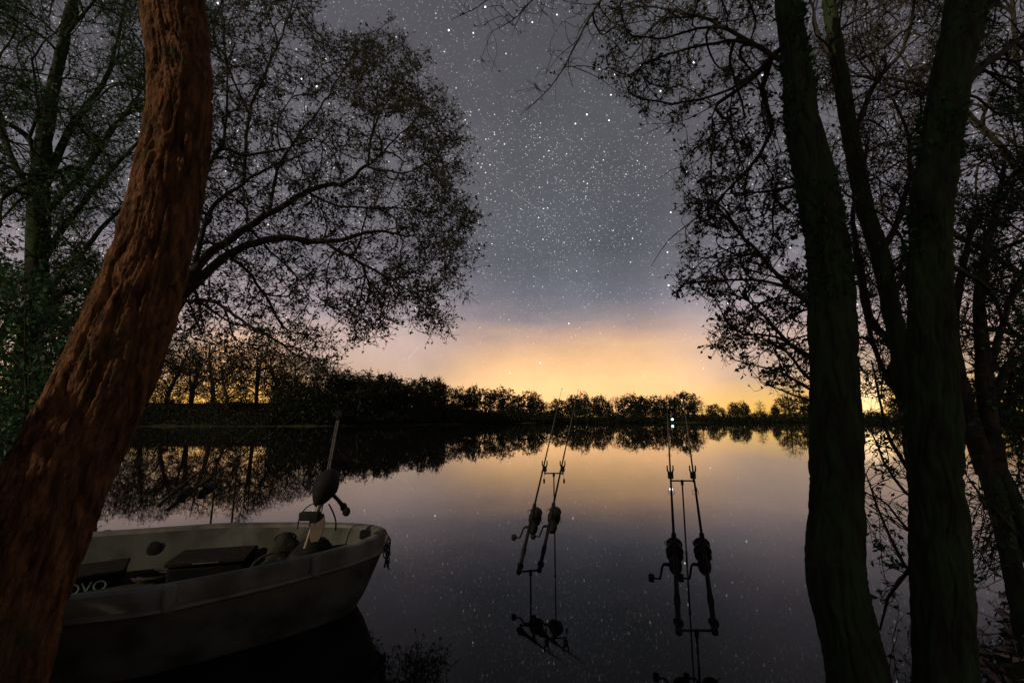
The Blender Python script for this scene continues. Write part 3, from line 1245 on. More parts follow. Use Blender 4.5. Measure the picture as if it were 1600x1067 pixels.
T.limb(L3((1303, 640, 2.28), (1265, 625, 2.6), (1225, 610, 2.8), (1190, 595, 3.0), (1175, 578, 3.0)), [.009, .007, .005, .003, .002], wob=.006)
bare = [(935, 0), (985, 20), (935, 60), (900, 120), (850, 150), (815, 175), (830, 120), (880, 60), (860, 30), (800, 60), (770, 90), (752, 80), (790, 30), (735, 25), (710, 20), (760, -20)]
hang = [(690, -60), (960, -60), (985, 30), (940, 70), (905, 130), (850, 165), (812, 185), (800, 150), (860, 90), (845, 45), (795, 75), (765, 110), (745, 85), (775, 40), (725, 40), (700, 25)]
T.fill(poly_sample(bare, 90, 3.6, 4.1), step=.06, wob=.005)
T.fill(poly_sample(hang, 190, 3.5, 4.2, fuzz=5), step=.05, wob=.004, droop=.08)
nb = T.n
up = [(960, -30), (940, 20), (965, 60), (930, 110), (985, 120), (960, 150), (1000, 160), (1005, 195), (1040, 190), (1075, 205), (1130, 190), (1190, 170), (1215, 110), (1215, -30)]
T.fill(poly_sample(up, 60, 2.7, 3.9), step=.08, wob=.006, droop=.06)
T.fill(poly_sample(up, 1700, 2.6, 4.0, clump=.15, seed=1, cs=34, fuzz=12), step=.06, wob=.006, droop=.06)
low = [(1150, 200), (1090, 215), (1065, 250), (1055, 300), (1085, 340), (1070, 385), (1075, 420), (1048, 450), (1090, 465), (1130, 480), (1115, 505), (1108, 540), (1150, 560),
       (1185, 575), (1180, 595), (1230, 600), (1262, 625), (1268, 470), (1262, 350), (1240, 250), (1215, 180)]
T.fill(poly_sample(low, 80, 2.6, 3.9), step=.07, wob=.006)
T.fill(poly_sample(low, 3000, 2.5, 4.0, clump=.15, seed=21, cs=30, fuzz=10), step=.055, wob=.006)
bx0, bx1 = 690, 945


def not_bare(P):
    """few leaves on the dead twigs hanging in front of the sky"""
    rx = P[:, 0] / P[:, 1]
    return (rx > (940 - 800) / F * .97) | (RNG.uniform(0, 1, len(P)) < .12)


finish_tree(t1, T, M['bark_dark'], M['leaf_dark'], dict(per=.55, length=.085, rad=.0017, rmax=.008, mask=not_bare),
            [dict(per=1.5, size=.031, aspect=.6)])

def ivy(root, spec_, y_lo, y_hi, n, size=.035):
    P_, R_ = catmull([at(a, b, Y) for a, b, h, Y in spec_], .03, [px_r(h, b, Y, a) for a, b, h, Y in spec_])
    zl, zh = at(800, y_hi, 2.3).z, at(800, y_lo, 2.3).z
    ids_ = np.where((P_[:, 2] > zl) & (P_[:, 2] < zh))[0]
    k = RNG.choice(ids_, n)
    k = np.clip(k + (RNG.normal(size=n) * 2).astype(int), 0, len(P_) - 1)
    d = unit_rand(n) * np.array([1, 1, .2])
    d /= np.linalg.norm(d, axis=1, keepdims=True)
    keep = np.array([mnoise.noise(Vector(P_[i] * 2.5 + q * .4)) for i, q in zip(k, d)]) > .02
    k, d = k[keep], d[keep]
    C_ = P_[k] + d * (R_[k] * .97)[:, None]
    D_ = d * .8 + unit_rand(len(k)) * .7 + np.array([0, 0, .15])
    obj('ivy', rel(leaf_mesh('ivy', C_, D_, np.full(len(k), size), .6), root), M['leaf_green'], root, kind='stuff')


ivy(t1, R1, -60, 460, 1500)
# second trunk, thinner, behind
rb = at(1440, 900, 3.2)
t2 = thing('slender_tree', 'slender leaning trunk between the two thick mossy trunks', 'tree', (rb.x, rb.y, float(tz(rb.x, rb.y))))
R2 = [(1450, 960, 26, 3.15), (1440, 800, 25, 3.2), (1428, 680, 24, 3.22), (1414, 600, 22, 3.25), (1396, 500, 20, 3.3), (1375, 400, 20, 3.35), (1350, 320, 18, 3.4), (1330, 220, 17, 3.45),
      (1312, 110, 16, 3.5), (1296, 10, 14, 3.6), (1280, -100, 12, 3.7)]
R2 = [(a, b, h * .8, y) for a, b, h, y in R2]
me, _, _ = trunk_mesh('trunk', R2, sides=40, step=.03, ridge=.01, freq=14, seed=41, knots=.6)
obj('trunk', rel(me, t2), M['bark_moss'], t2)
T = Tree(.0022)
T.limb(L3(*[(a, b, y) for a, b, h, y in R2[2:]]), [.09, .085, .08, .075, .07, .06, .055, .05, .04], wob=.003, core=True)
T.limb(L3((1400, 540, 3.3), (1360, 500, 3.5), (1345, 420, 3.6), (1335, 330, 3.7), (1360, 220, 3.9)), [.03, .028, .024, .018, .008], wob=.015)
T.limb(L3((1425, 650, 3.22), (1370, 560, 3.5), (1340, 440, 3.7), (1322, 360, 3.8)), [.022, .018, .013, .006], wob=.012)
T.limb(L3((1375, 400, 3.35), (1410, 330, 3.6), (1425, 250, 3.8), (1400, 160, 4.0), (1340, 60, 4.2)), [.028, .024, .018, .012, .006], wob=.015)
T.limb(L3((1390, 470, 3.3), (1430, 400, 3.5), (1460, 300, 3.8), (1470, 180, 4.0)), [.024, .02, .014, .008], wob=.015)
T.limb(L3((1330, 220, 3.45), (1370, 130, 3.7), (1420, 60, 3.9), (1440, -40, 4.0)), [.026, .02, .015, .01], wob=.015)
T.limb(L3((1312, 110, 3.5), (1280, 60, 3.8), (1260, -20, 4.0)), [.02, .014, .01], wob=.015)
reg2 = [(1255, -60), (1500, -60), (1500, 300), (1440, 640), (1340, 620), (1330, 420), (1290, 260), (1262, 100)]
T.fill(poly_sample(reg2, 90, 3.2, 5.0), step=.1, wob=.01)
T.fill(poly_sample(reg2, 5000, 3.1, 5.2, clump=.25, seed=51), step=.08, wob=.008)
finish_tree(t2, T, M['bark_dark'], M['leaf_olive'], dict(per=.7, length=.14, rad=.002, rmax=.009), dict(per=.8, size=.036, aspect=.5))

# third trunk: the thick one
rb = at(1480, 1090, 1.95)
t3 = thing('thick_tree', 'thickest dark mossy trunk standing near the right edge', 'tree', (rb.x, rb.y, float(tz(rb.x, rb.y))))
R3 = [(1484, 1200, 60, 1.9), (1480, 1060, 53, 1.95), (1474, 950, 50, 2.0), (1468, 850, 48, 2.03), (1463, 740, 44, 2.06), (1460, 640, 41, 2.1), (1454, 520, 38, 2.14), (1452, 400, 37, 2.18),
      (1456, 310, 36, 2.2), (1468, 220, 36, 2.24), (1484, 130, 35, 2.27), (1500, 50, 35, 2.3), (1512, -20, 35, 2.33), (1525, -120, 33, 2.37), (1535, -240, 28, 2.42)]
me, _, _ = trunk_mesh('trunk', R3, sides=110, step=.016, ridge=.014, freq=20, stretch=.10, seed=61, knots=.9, fine=.6)
obj('trunk', rel(me, t3), M['bark_moss'], t3)
T = Tree(.0018)
T.limb(L3(*[(a, b, y) for a, b, h, y in R3[3:]]), [.12] * 12, wob=.002, core=True)
T.limb(L3((1470, 800, 2.04), (1415, 770, 2.3), (1380, 720, 2.5), (1358, 660, 2.7)), [.009, .008, .006, .003], wob=.01)
T.limb(L3((1470, 900, 2.02), (1418, 890, 2.25), (1388, 930, 2.35), (1372, 985, 2.4)), [.01, .009, .007, .005], wob=.01)
T.limb(L3((1468, 940, 2.02), (1410, 880, 2.3), (1370, 800, 2.5), (1350, 745, 2.6)), [.009, .008, .006, .003], wob=.01)
T.limb(L3((1468, 860, 2.02), (1420, 830, 2.2), (1390, 790, 2.4), (1352, 770, 2.6)), [.008, .007, .005, .003], wob=.01)
T.limb(L3((1465, 760, 2.06), (1425, 740, 2.3), (1395, 690, 2.4), (1378, 640, 2.6), (1360, 560, 2.7)), [.012, .011, .009, .007, .004], wob=.01)
T.limb(L3((1480, 160, 2.26), (1540, 100, 2.6), (1600, 60, 2.9), (1680, 20, 3.1)), [.03, .024, .016, .008], wob=.015)
T.limb(L3((1500, 60, 2.3), (1570, -10, 2.6), (1640, -60, 2.9)), [.026, .02, .012], wob=.015)
T.limb(L3((1452, 400, 2.18), (1530, 440, 2.7), (1580, 520, 3.0), (1640, 560, 3.2)), [.016, .014, .01, .006], wob=.015)
reg3 = [(1500, -60), (1690, -60), (1690, 300), (1560, 220), (1530, 100)]
T.fill(poly_sample(reg3, 40, 2.3, 3.6), step=.08, wob=.008)
T.fill(poly_sample(reg3, 1600, 2.3, 3.7, clump=.25, seed=81), step=.06, wob=.006)
lowr = [(1352, 660), (1420, 640), (1425, 900), (1400, 960), (1372, 900), (1350, 800)]
T.fill(poly_sample(lowr, 150, 2.2, 3.1), step=.06, wob=.006)
T.fill(poly_sample([(1350, 640), (1420, 640), (1420, 760), (1350, 760)], 90, 2.3, 3.0), step=.05, wob=.006)
finish_tree(t3, T, M['bark_dark'], M['leaf_green'], dict(per=.36, length=.08, rad=.0012, rmax=.007), dict(per=2.0, size=.03, aspect=.55))

ivy(t3, R3, -60, 420, 1300)
# forked tree at the right edge
rb = at(1596, 980, 2.7)
t4 = thing('forked_tree', 'forked many-stemmed tree at the far right edge', 'tree', (rb.x, rb.y, float(tz(rb.x, rb.y))))
me, P4, _ = trunk_mesh('trunk', [(1612, 1060, 24, 2.6), (1598, 960, 21, 2.65), (1580, 880, 19, 2.7), (1562, 800, 18, 2.75), (1545, 740, 17, 2.8), (1525, 690, 14, 2.85), (1508, 630, 12, 2.9), (1490, 540, 10, 3.0)],
                       sides=32, step=.03, ridge=.008, freq=14, seed=71)
obj('trunk', rel(me, t4), M['bark_moss'], t4)
me, P4, _ = trunk_mesh('trunk', [(1640, 930, 19, 2.75), (1605, 850, 18, 2.8), (1580, 790, 17, 2.8), (1562, 740, 16, 2.82), (1550, 680, 14, 2.85), (1542, 600, 12, 2.9), (1530, 480, 9, 3.0)],
                       sides=32, step=.03, ridge=.008, freq=14, seed=75)
obj('trunk', rel(me, t4), M['bark_moss'], t4)
T = Tree(.002)
T.limb(L3((1545, 740, 2.8), (1525, 690, 2.85), (1508, 630, 2.9), (1490, 540, 3.0), (1500, 440, 3.2), (1520, 330, 3.4)), [.06, .05, .045, .036, .026, .014], wob=.01)
T.limb(L3((1562, 740, 2.82), (1550, 680, 2.85), (1542, 600, 2.9), (1530, 480, 3.0), (1545, 380, 3.1), (1570, 260, 3.3)), [.06, .05, .045, .032, .024, .014], wob=.01)
T.limb(L3((1545, 640, 2.9), (1580, 570, 3.0), (1620, 560, 3.1), (1670, 570, 3.2)), [.03, .026, .02, .014], wob=.015)
T.limb(L3((1542, 600, 2.9), (1570, 500, 3.2), (1610, 400, 3.4), (1650, 330, 3.5)), [.026, .02, .014, .008], wob=.015)
T.limb(L3((1600, 850, 2.8), (1560, 800, 2.5), (1530, 770, 2.4), (1510, 740, 2.4)), [.01, .008, .006, .003], wob=.01)
reg4 = [(1490, 220), (1690, 200), (1690, 700), (1560, 690), (1500, 660), (1500, 420)]
T.fill(poly_sample(reg4, 80, 2.8, 4.4), step=.09, wob=.01)
T.fill(poly_sample(reg4, 4800, 2.7, 4.6, clump=.25, seed=91), step=.07, wob=.008)
T.fill(poly_sample([(1505, 700), (1560, 720), (1555, 900), (1512, 920)], 110, 2.3, 2.9), step=.06, wob=.006)
T.fill(poly_sample([(1590, 680), (1650, 680), (1650, 840), (1600, 820)], 90, 2.6, 3.2), step=.06, wob=.006)
finish_tree(t4, T, M['bark_dark'], M['leaf_green'], dict(per=.7, length=.14, rad=.002, rmax=.008), dict(per=.9, size=.036, aspect=.5))

# more wood behind, right
rb = at(1660, 660, 8.4)
t5 = thing('background_tree', 'leafy tree standing behind the thick mossy trunks on the right bank', 'tree', (rb.x, rb.y, float(tz(rb.x, rb.y))))
me, _, _ = trunk_mesh('trunk', [(1668, 740, 13, 8.4), (1650, 560, 11, 8.4), (1630, 400, 9, 8.5), (1610, 250, 7, 8.6), (1590, 100, 5, 8.7), (1580, -20, 4, 8.8)], sides=20, step=.08, ridge=.01, freq=8, seed=95)
obj('trunk', rel(me, t5), M['bark_dark'], t5)
T = Tree(.005)
T.limb(L3((1650, 560, 8.4), (1630, 400, 8.5), (1610, 250, 8.6), (1590, 100, 8.7), (1580, -20, 8.8)), [.13, .11, .09, .07, .05], wob=.01, core=True)
T.limb(L3((1640, 480, 8.4), (1560, 400, 8.2), (1470, 360, 8.0), (1390, 340, 8.0)), [.06, .05, .035, .02], wob=.03)
T.limb(L3((1615, 300, 8.6), (1540, 200, 8.4), (1450, 140, 8.2), (1350, 120, 8.2)), [.06, .05, .035, .02], wob=.03)
T.limb(L3((1645, 540, 8.4), (1570, 520, 8.0), (1480, 500, 7.8), (1400, 490, 7.7)), [.05, .04, .03, .016], wob=.03)
reg5 = [(1290, -60), (1720, -60), (1720, 560), (1600, 590), (1400, 560), (1345, 520), (1330, 300)]
T.fill(poly_sample(reg5, 60, 7, 9.6), step=.2, wob=.03)
T.fill(poly_sample(reg5, 3800, 7, 9.8, clump=.25, seed=97), step=.16, wob=.02)
finish_tree(t5, T, M['bark_dark'], M['leaf_dark'], dict(per=.8, length=.26, rad=.005, rmax=.02), dict(per=1.2, size=.06, aspect=.5))

bush('undergrowth_bush', 'dark green bush under the forked tree at the right edge', 1610, 760, 4.6,
     [(1490, 580), (1560, 560), (1700, 570), (1700, 760), (1560, 730), (1500, 690)], 4.0, 5.2, 40, 260, M['leaf_green'], .06, per=3.0, stems=7)
# added unseen tree and bush, blocking the warm lamp from right bank and trunk foot
def shade_tree(name, label, x, y, h, lo, rad, n, size):
    zz = float(tz(x, y))
    root = thing(name, label, 'tree' if h > 3 else 'bush', (x, y, zz))
    MB().tube([(0, 0, -.1), (.05, .03, h * .3), (-.04, .02, h * .7)], [.16 if h > 3 else .05, .12 if h > 3 else .04, .03], 12).build('trunk', M['bark_dark'], root)
    q = unit_rand(n) * (RNG.uniform(0, 1, n) ** .4)[:, None]
    C = q * np.array([rad, rad, (h - lo) / 2]) + np.array([0, 0, (h + lo) / 2])
    obj('crown', leaf_mesh('crown', C, unit_rand(n), np.full(n, size), .6), M['leaf_dark'], root, kind='stuff')


shade_tree('added_shade_tree', 'dense leafy tree added unseen behind the viewpoint to shade the right bank', -2.55, -1.8, 8.0, -.6, 1.8, 16000, .24)
shade_tree('added_shade_bush', 'low dense bush added out of view to shade the foot of the leaning trunk', -3.3, .1, 1.88, .0, .98, 4800, .13)
#@FAR
# ------------------------------------------------------------------ the far shore: trees one by one
def shore_Y(px):
    """distance of the far waterline along a photo column"""
    t = (px - 800) / F
    best = None
    for i in range(10, 22):
        (ax, ay), (bx, by) = SHORE[i], SHORE[i + 1]
        den = (bx - ax) - t * (by - ay)
        if abs(den) < 1e-9:
            continue
        u = (t * ay - ax) / den
        if 0 <= u <= 1:
            Y = ay + u * (by - ay)
            best = Y if best is None else min(best, Y)
    return best or 95.0


def proto_tree(name, height, crown_w, crown_lo, n1, n2, leafper, leafsize, twig, trunk_r, lean=.3, stems=1):
    leafsize *= .72
    leafper *= 2.3
    root = bpy.data.objects.new(name, None)
    COL.objects.link(root)
    T = Tree(.018)
    mbt = MB()
    for k in range(stems):
        px_, py_ = (RNG.normal() * lean, RNG.normal() * lean)
        sx = 0 if stems == 1 else RNG.normal() * .35
        pts = [np.array([sx, 0, -.5]), np.array([sx + px_ * .2, py_ * .2, height * .25]), np.array([sx + px_ * .7, py_ * .7, height * .55]), np.array([sx + px_, py_, height * .85])]
        T.limb(pts, [trunk_r, trunk_r * .8, trunk_r * .5, trunk_r * .2], step=.4, wob=.03, attach=False)
        P, R = catmull(pts[:3], .3, [trunk_r * 1.05, trunk_r * .85, trunk_r * .55])
        mbt.tube([tuple(p) for p in P], list(R), 8)
    mbt.build('trunk', M['bark_dark'], root)

    def cloud(n):
        out_ = []
        while len(out_) < n:
            q = RNG.uniform(-1, 1, 3)
            if (q ** 2).sum() > 1 or mnoise.noise(Vector(q * 2.2) + Vector((trunk_r * 90, 0, 0))) < RNG.uniform(-.5, .25):
                continue
            zc = (crown_lo + 1) / 2 * height
            out_.append([q[0] * crown_w, q[1] * crown_w, zc + q[2] * (1 - crown_lo) / 2 * height])
        return np.array(out_)
    T.fill(cloud(n1), step=.5, wob=.05)
    T.fill(cloud(n2), step=.35, wob=.04)
    T.radii()
    V, Fq = join([p for parts in T.wood().values() for p in parts])
    obj('branches', mesh_np('branches', V, Fq), M['bark_dark'], root, kind='stuff')
    V, Fq, tw, dr = T.twigs(per=twig, length=.7, rad=.012, rmax=.06)
    obj('twigs', mesh_np('twigs', V, Fq), M['bark_dark'], root, kind='stuff')
    me = leaves_on(tw, dr, per=leafper, size=leafsize, aspect=.7)
    if me:
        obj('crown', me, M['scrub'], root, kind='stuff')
    return root


PROTO = {
    'round': [proto_tree('round_tree', 8, 3.4, .12, 34, 330, 3.4, .36, 1.1, .2), proto_tree('round_tree', 8, 2.8, .1, 30, 300, 3.0, .36, 1.1, .18),
              proto_tree('round_tree', 8, 4.0, .15, 36, 380, 2.8, .36, 1.1, .22), proto_tree('round_tree', 8, 3.2, .08, 36, 300, 2.0, .32, 1.2, .16)],
    'bare': [proto_tree('bare_tree', 8, 2.4, .2, 30, 170, .35, .25, 1.1, .17), proto_tree('bare_tree', 8, 2.8, .25, 30, 190, .8, .26, 1.0, .18)],
    'tall': [proto_tree('tall_tree', 12, 4.8, .04, 80, 1700, .8, .26, 1.0, .34, 1.0), proto_tree('tall_tree', 12, 4.2, .04, 80, 1600, 1.0, .26, 1.0, .26, 1.6, 3),
             proto_tree('tall_tree', 12, 5.2, .04, 80, 1700, .7, .26, 1.0, .4, 1.4)],
}
USED = {}


def place(kind, k, px, ytop, inland, label, cat, group, squash=1.0):
    Y = shore_Y(px) + inland
    X = (px - 800) / F * Y
    zb = float(tz(X, Y))
    ztop = CAM_H + Y * (652 - ytop) / F
    hgt = 12.0 if kind == 'tall' else 8.0
    s = max((ztop - zb) / hgt, .12)
    src = PROTO[kind][k % len(PROTO[kind])]
    if src.name in USED:
        o = copy_tree(src)
    else:
        o = src
        USED[src.name] = 1
    o.location = (X, Y, zb - .05)
    o.rotation_euler = (0, 0, RNG.uniform(0, 6.28))
    o.scale = (s * squash, s * squash, s)
    return tag(o, label, cat, group)


gl = 'bare trees along the left bank'
BANK = {262: 'nearest right of the leaning trunk', 300: 'second right of the leaning trunk, set back', 338: 'above the left bank stick behind the boat',
        362: 'short, above the right bank stick behind the boat', 402: 'tallest, in the middle of the yellow glow', 440: 'set back, just right of the yellow glow',
        470: 'left of the paddle', 505: 'rightmost, just left of the paddle grip', 232: 'half hidden by the leaning trunk\'s right edge',
        190: 'mostly hidden behind the leaning trunk', 130: 'seen left of the leaning trunk', 70: 'farthest left, behind the mossy tree'}
for i, (px, yt, inl) in enumerate([(262, 520, 4), (300, 540, 9), (338, 528, 6), (362, 548, 3), (402, 522, 5), (440, 540, 8), (470, 548, 4), (505, 560, 6), (232, 530, 8), (190, 520, 5), (130, 525, 6), (70, 520, 5)]):
    place('tall', i, px, yt, inl, 'tall bare-branched tree on the left bank, ' + BANK[px], 'tree', gl)
tops = [(525, 566), (545, 572), (572, 580), (598, 580), (612, 586), (640, 592), (662, 590), (690, 590), (714, 600), (740, 598), (760, 606), (785, 606),
        (806, 620), (830, 612), (850, 620), (872, 618), (896, 612), (915, 612), (936, 618), (962, 613), (985, 616), (1004, 616), (1022, 617),
        (1040, 617), (1064, 611), (1078, 613), (1098, 621), (1118, 626), (1136, 625), (1158, 628), (1180, 626), (1204, 630), (1232, 603), (1262, 618),
        (1290, 612), (1325, 622), (1390, 618), (1420, 610), (1460, 616), (1510, 612), (1560, 606), (1600, 610)]
gf = 'treeline across the lake'


def where_far(px):
    for lim, txt in ((640, 'where the left bank meets the treeline'), (800, 'left of the left pair of rods'), (925, 'behind the tips of the left pair of rods'),
                     (1035, 'between the two pairs of rods'), (1110, 'above the far lantern'), (1260, 'left of the bent mossy trunk')):
        if px < lim:
            return txt
    return 'behind the thick right-hand trunks'


for i, (px, yt) in enumerate(tops):
    b = px in (962, 1078, 1098, 1232, 525, 1180)
    place('bare' if b else 'round', i + i // 3, px + RNG.uniform(-6, 6), yt + RNG.uniform(-3, 5), RNG.uniform(2.5, 12),
          'bare wispy tree in the treeline ' + where_far(px) if b else 'round leafy front-row tree across the lake ' + where_far(px), 'tree',
          'bare trees of the far treeline' if b else gf, squash=RNG.uniform(.62, 1.35))
for i, px in enumerate(range(532, 1300, 21)):
    yt = np.interp(px, [t[0] for t in tops], [t[1] for t in tops]) + RNG.uniform(4, 18)
    place('round', i * 2 + 1, px + RNG.uniform(-7, 7), yt, RNG.uniform(6, 12), 'round leafy back-row tree across the lake ' + where_far(px), 'tree', gf, squash=RNG.uniform(.6, 1.3))


# scrub and sedge along the far banks: nobody could count it
def scrub(name, label, px0, px1, n, hmax, size, mat, cl=3.0, taper=False):
    px = RNG.uniform(px0, px1, n)
    tab = np.arange(px0, px1 + 9, 4)
    Y0 = np.interp(px, tab, [shore_Y(p) for p in tab])
    inl = np.abs(RNG.normal(size=n)) * cl
    Y = Y0 + inl
    X = (px - 800) / F * Y
    z = np.maximum(tz(X, Y), 0)
    nv = np.array([abs(mnoise.noise(Vector((a * .16, b * .1, 3)))) for a, b in zip(X, Y)])
    hh = hmax * (.4 + 1.1 * nv) * np.minimum(1, .35 + inl / 3)
    if taper:
        hh = hh * np.clip((px1 - px) / ((px1 - px0) * .75), .15, 1)
    C = np.column_stack([X, Y, z + RNG.uniform(0, 1, n) ** .8 * hh])
    D = RNG.normal(size=(n, 3)) * .7 + np.array([0, -.1, .7])
    o = obj(name, leaf_mesh(name, np.array(C), np.array(D), np.full(n, size), .45), mat)
    return tag(o, label, 'undergrowth', kind='stuff')


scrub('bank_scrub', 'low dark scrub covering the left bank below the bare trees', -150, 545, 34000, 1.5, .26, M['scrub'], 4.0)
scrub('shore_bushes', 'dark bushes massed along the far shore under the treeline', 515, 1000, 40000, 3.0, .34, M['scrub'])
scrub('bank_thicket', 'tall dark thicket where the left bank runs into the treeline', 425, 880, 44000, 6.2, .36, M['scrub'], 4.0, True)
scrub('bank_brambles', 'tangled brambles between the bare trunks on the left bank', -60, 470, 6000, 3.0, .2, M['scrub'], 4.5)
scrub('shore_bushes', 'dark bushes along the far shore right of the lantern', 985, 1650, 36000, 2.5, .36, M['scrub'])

# lantern across the lake
lp = at(1047.5, 655, 102.3)
lz = float(tz(lp.x, lp.y))
lan = thing('lantern', 'small lit greenish-white lantern on the far shore', 'lantern', (lp.x, lp.y - 1.2, max(lz, 0)))
h0 = lp.z - max(lz, 0)
MB().lathe([(-.1, .05), (h0 - .28, .04), (h0 - .27, .2), (h0 - .22, .2)], 12, 'z').build('post', M['black'], lan)
MB().lathe([(h0 - .22, .16), (h0 - .1, .24), (h0 + .12, .24), (h0 + .22, .17)], 14, 'z').build('globe', M['lamp'], lan)
MB().lathe([(h0 + .22, .2), (h0 + .28, .2), (h0 + .36, .06), (h0 + .4, .02)], 12, 'z').build('cap', M['black'], lan)
#@RODS
# ------------------------------------------------------------------ fishing rods on bank sticks
def frame(p, q, up=Vector((0, 0, 1))):
    y = (q - p).normalized()
    x = y.cross(up).normalized()
    z = x.cross(y).normalized()
    m = Matrix((x, y, z)).transposed().to_4x4()
    m.translation = p
    return m


RODS = {}


def rod_parts(root, L, reel_y, lit=False):
    """local +Y along the rod, -Z below it where the reel and guides hang"""
    def blank_r(y):
        return .0088 * (1 - y / L) ** .8 + .0013
    ys = [0.62 + (L - .62) * k / 26 for k in range(27)]
    MB().tube([(0, y, 0) for y in ys[:14]], [blank_r(y) for y in ys[:14]], 8).build('blank', M['carbon'], root)
    MB().tube([(0, y, -.0004 * (y - ys[13]) ** 2) for y in ys[13:]], [blank_r(y) for y in ys[13:]], 8).build('tip_section', M['tipwrap'], root)
    MB().lathe([(0, .0), (0, .0145), (.012, .016), (.03, .0155), (.035, .0125), (.15, .0125), (.16, .0155), (.2, .016), (.23, .0125), (.24, .011)], 14).build('butt_grip', M['rubber'], root)
    MB().tube([(0, .24, 0), (0, .62, 0)], [.0122, .0102], 10).build('handle', M['carbon'], root)
    MB().lathe([(reel_y - .07, .009), (reel_y - .065, .0128), (reel_y + .07, .0124), (reel_y + .078, .0148), (reel_y + .10, .0138), (reel_y + .105, .009)], 14).build('reel_seat', M['black'], root)
    for k, y in enumerate([reel_y + .55, reel_y + 1.0, reel_y + 1.35, reel_y + 1.62, L - .01]):
        if y > L:
            continue
        r = [.021, .013, .009, .007, .005][k]
        ring = [(r * math.cos(a), 0, r * math.sin(a) - r - .014 + .004 * k * .5) for a in np.linspace(0, 2 * math.pi, 15)]
        gmb = MB()
        gmb.tube([(a, y, c) for a, b, c in ring], .0016, 5, cap=False)
        gmb.tube([(0, y - .03, -.004), (0, y, -.014)], .0014, 5)
        gmb.tube([(0, y + .02, -.004), (0, y, -.014)], .0014, 5)
        gmb.build('guide', M['steel'], root)
    # big-pit reel hanging under the seat
    zc = -.078
    ry = reel_y
    rm = MB()
    rm.ball((0, ry - .035, zc), (.030, .05, .034), 16, 10)
    rm.tube([(0, ry + .045, -.012), (0, ry - .045, -.012)], [.007, .007], 8)
    rm.tube([(0, ry, -.012), (0, ry - .012, -.035), (0, ry - .02, zc + .02)], [.009, .0085, .011], 8)
    body = rm.build('reel', M['black'], root)
    MB().lathe([(ry + .012, .018), (ry + .014, .036), (ry + .022, .038), (ry + .04, .033), (ry + .044, .02)], 20, 'y', (0, 0, zc)).build('rotor', M['black'], body)
    MB().lathe([(ry + .044, .02), (ry + .046, .040), (ry + .052, .041), (ry + .056, .034), (ry + .092, .031), (ry + .096, .038), (ry + .104, .037), (ry + .108, .024), (ry + .118, .019), (ry + .12, .0)],
               22, 'y', (0, 0, zc)).build('spool', M['steel'], body)
    bail = [(-.041 * math.cos(a) - .012 * math.sin(a), ry + .045 + .055 * math.sin(a), zc + .04 * math.cos(a)) for a in np.linspace(0, math.pi, 13)]
    MB().tube(bail, .0018, 6).build('bail_arm', M['steel'], body)
    arm = [(-.025, ry - .035, zc), (-.05, ry - .035, zc), (-.058, ry - .05, zc - .004), (-.064, ry - .085, zc - .012), (-.07, ry - .105, zc - .018)]
    MB().tube(arm, [.009, .0065, .0055, .005, .0052], 8).build('crank', M['black'], body)
    MB().tube([(-.066, ry - .105, zc - .018), (-.095, ry - .105, zc - .018)], [.004, .004], 8).lathe(
        [(-.093, .012), (-.096, .0175), (-.112, .0185), (-.118, .014)], 14, 'x', (0, ry - .105, zc - .018)).build('crank_knob', M['rubber'], body)
    body.scale = (1.25, 1.25, 1.25)
    body.location = Vector((0, ry, -.012)) * -.25


def make_rod(butt, tipdir, L, label, reel_y=.56):
    root = thing('fishing_rod', label, 'fishing rod', group='fishing rods')
    root.matrix_world = frame(butt, tipdir)
    key = (round(L, 2), round(reel_y, 2))
    if key in RODS:
        for ch in RODS[key].children:
            copy_tree(ch, root)
    else:
        rod_parts(root, L, reel_y)
        RODS[key] = root
    return root


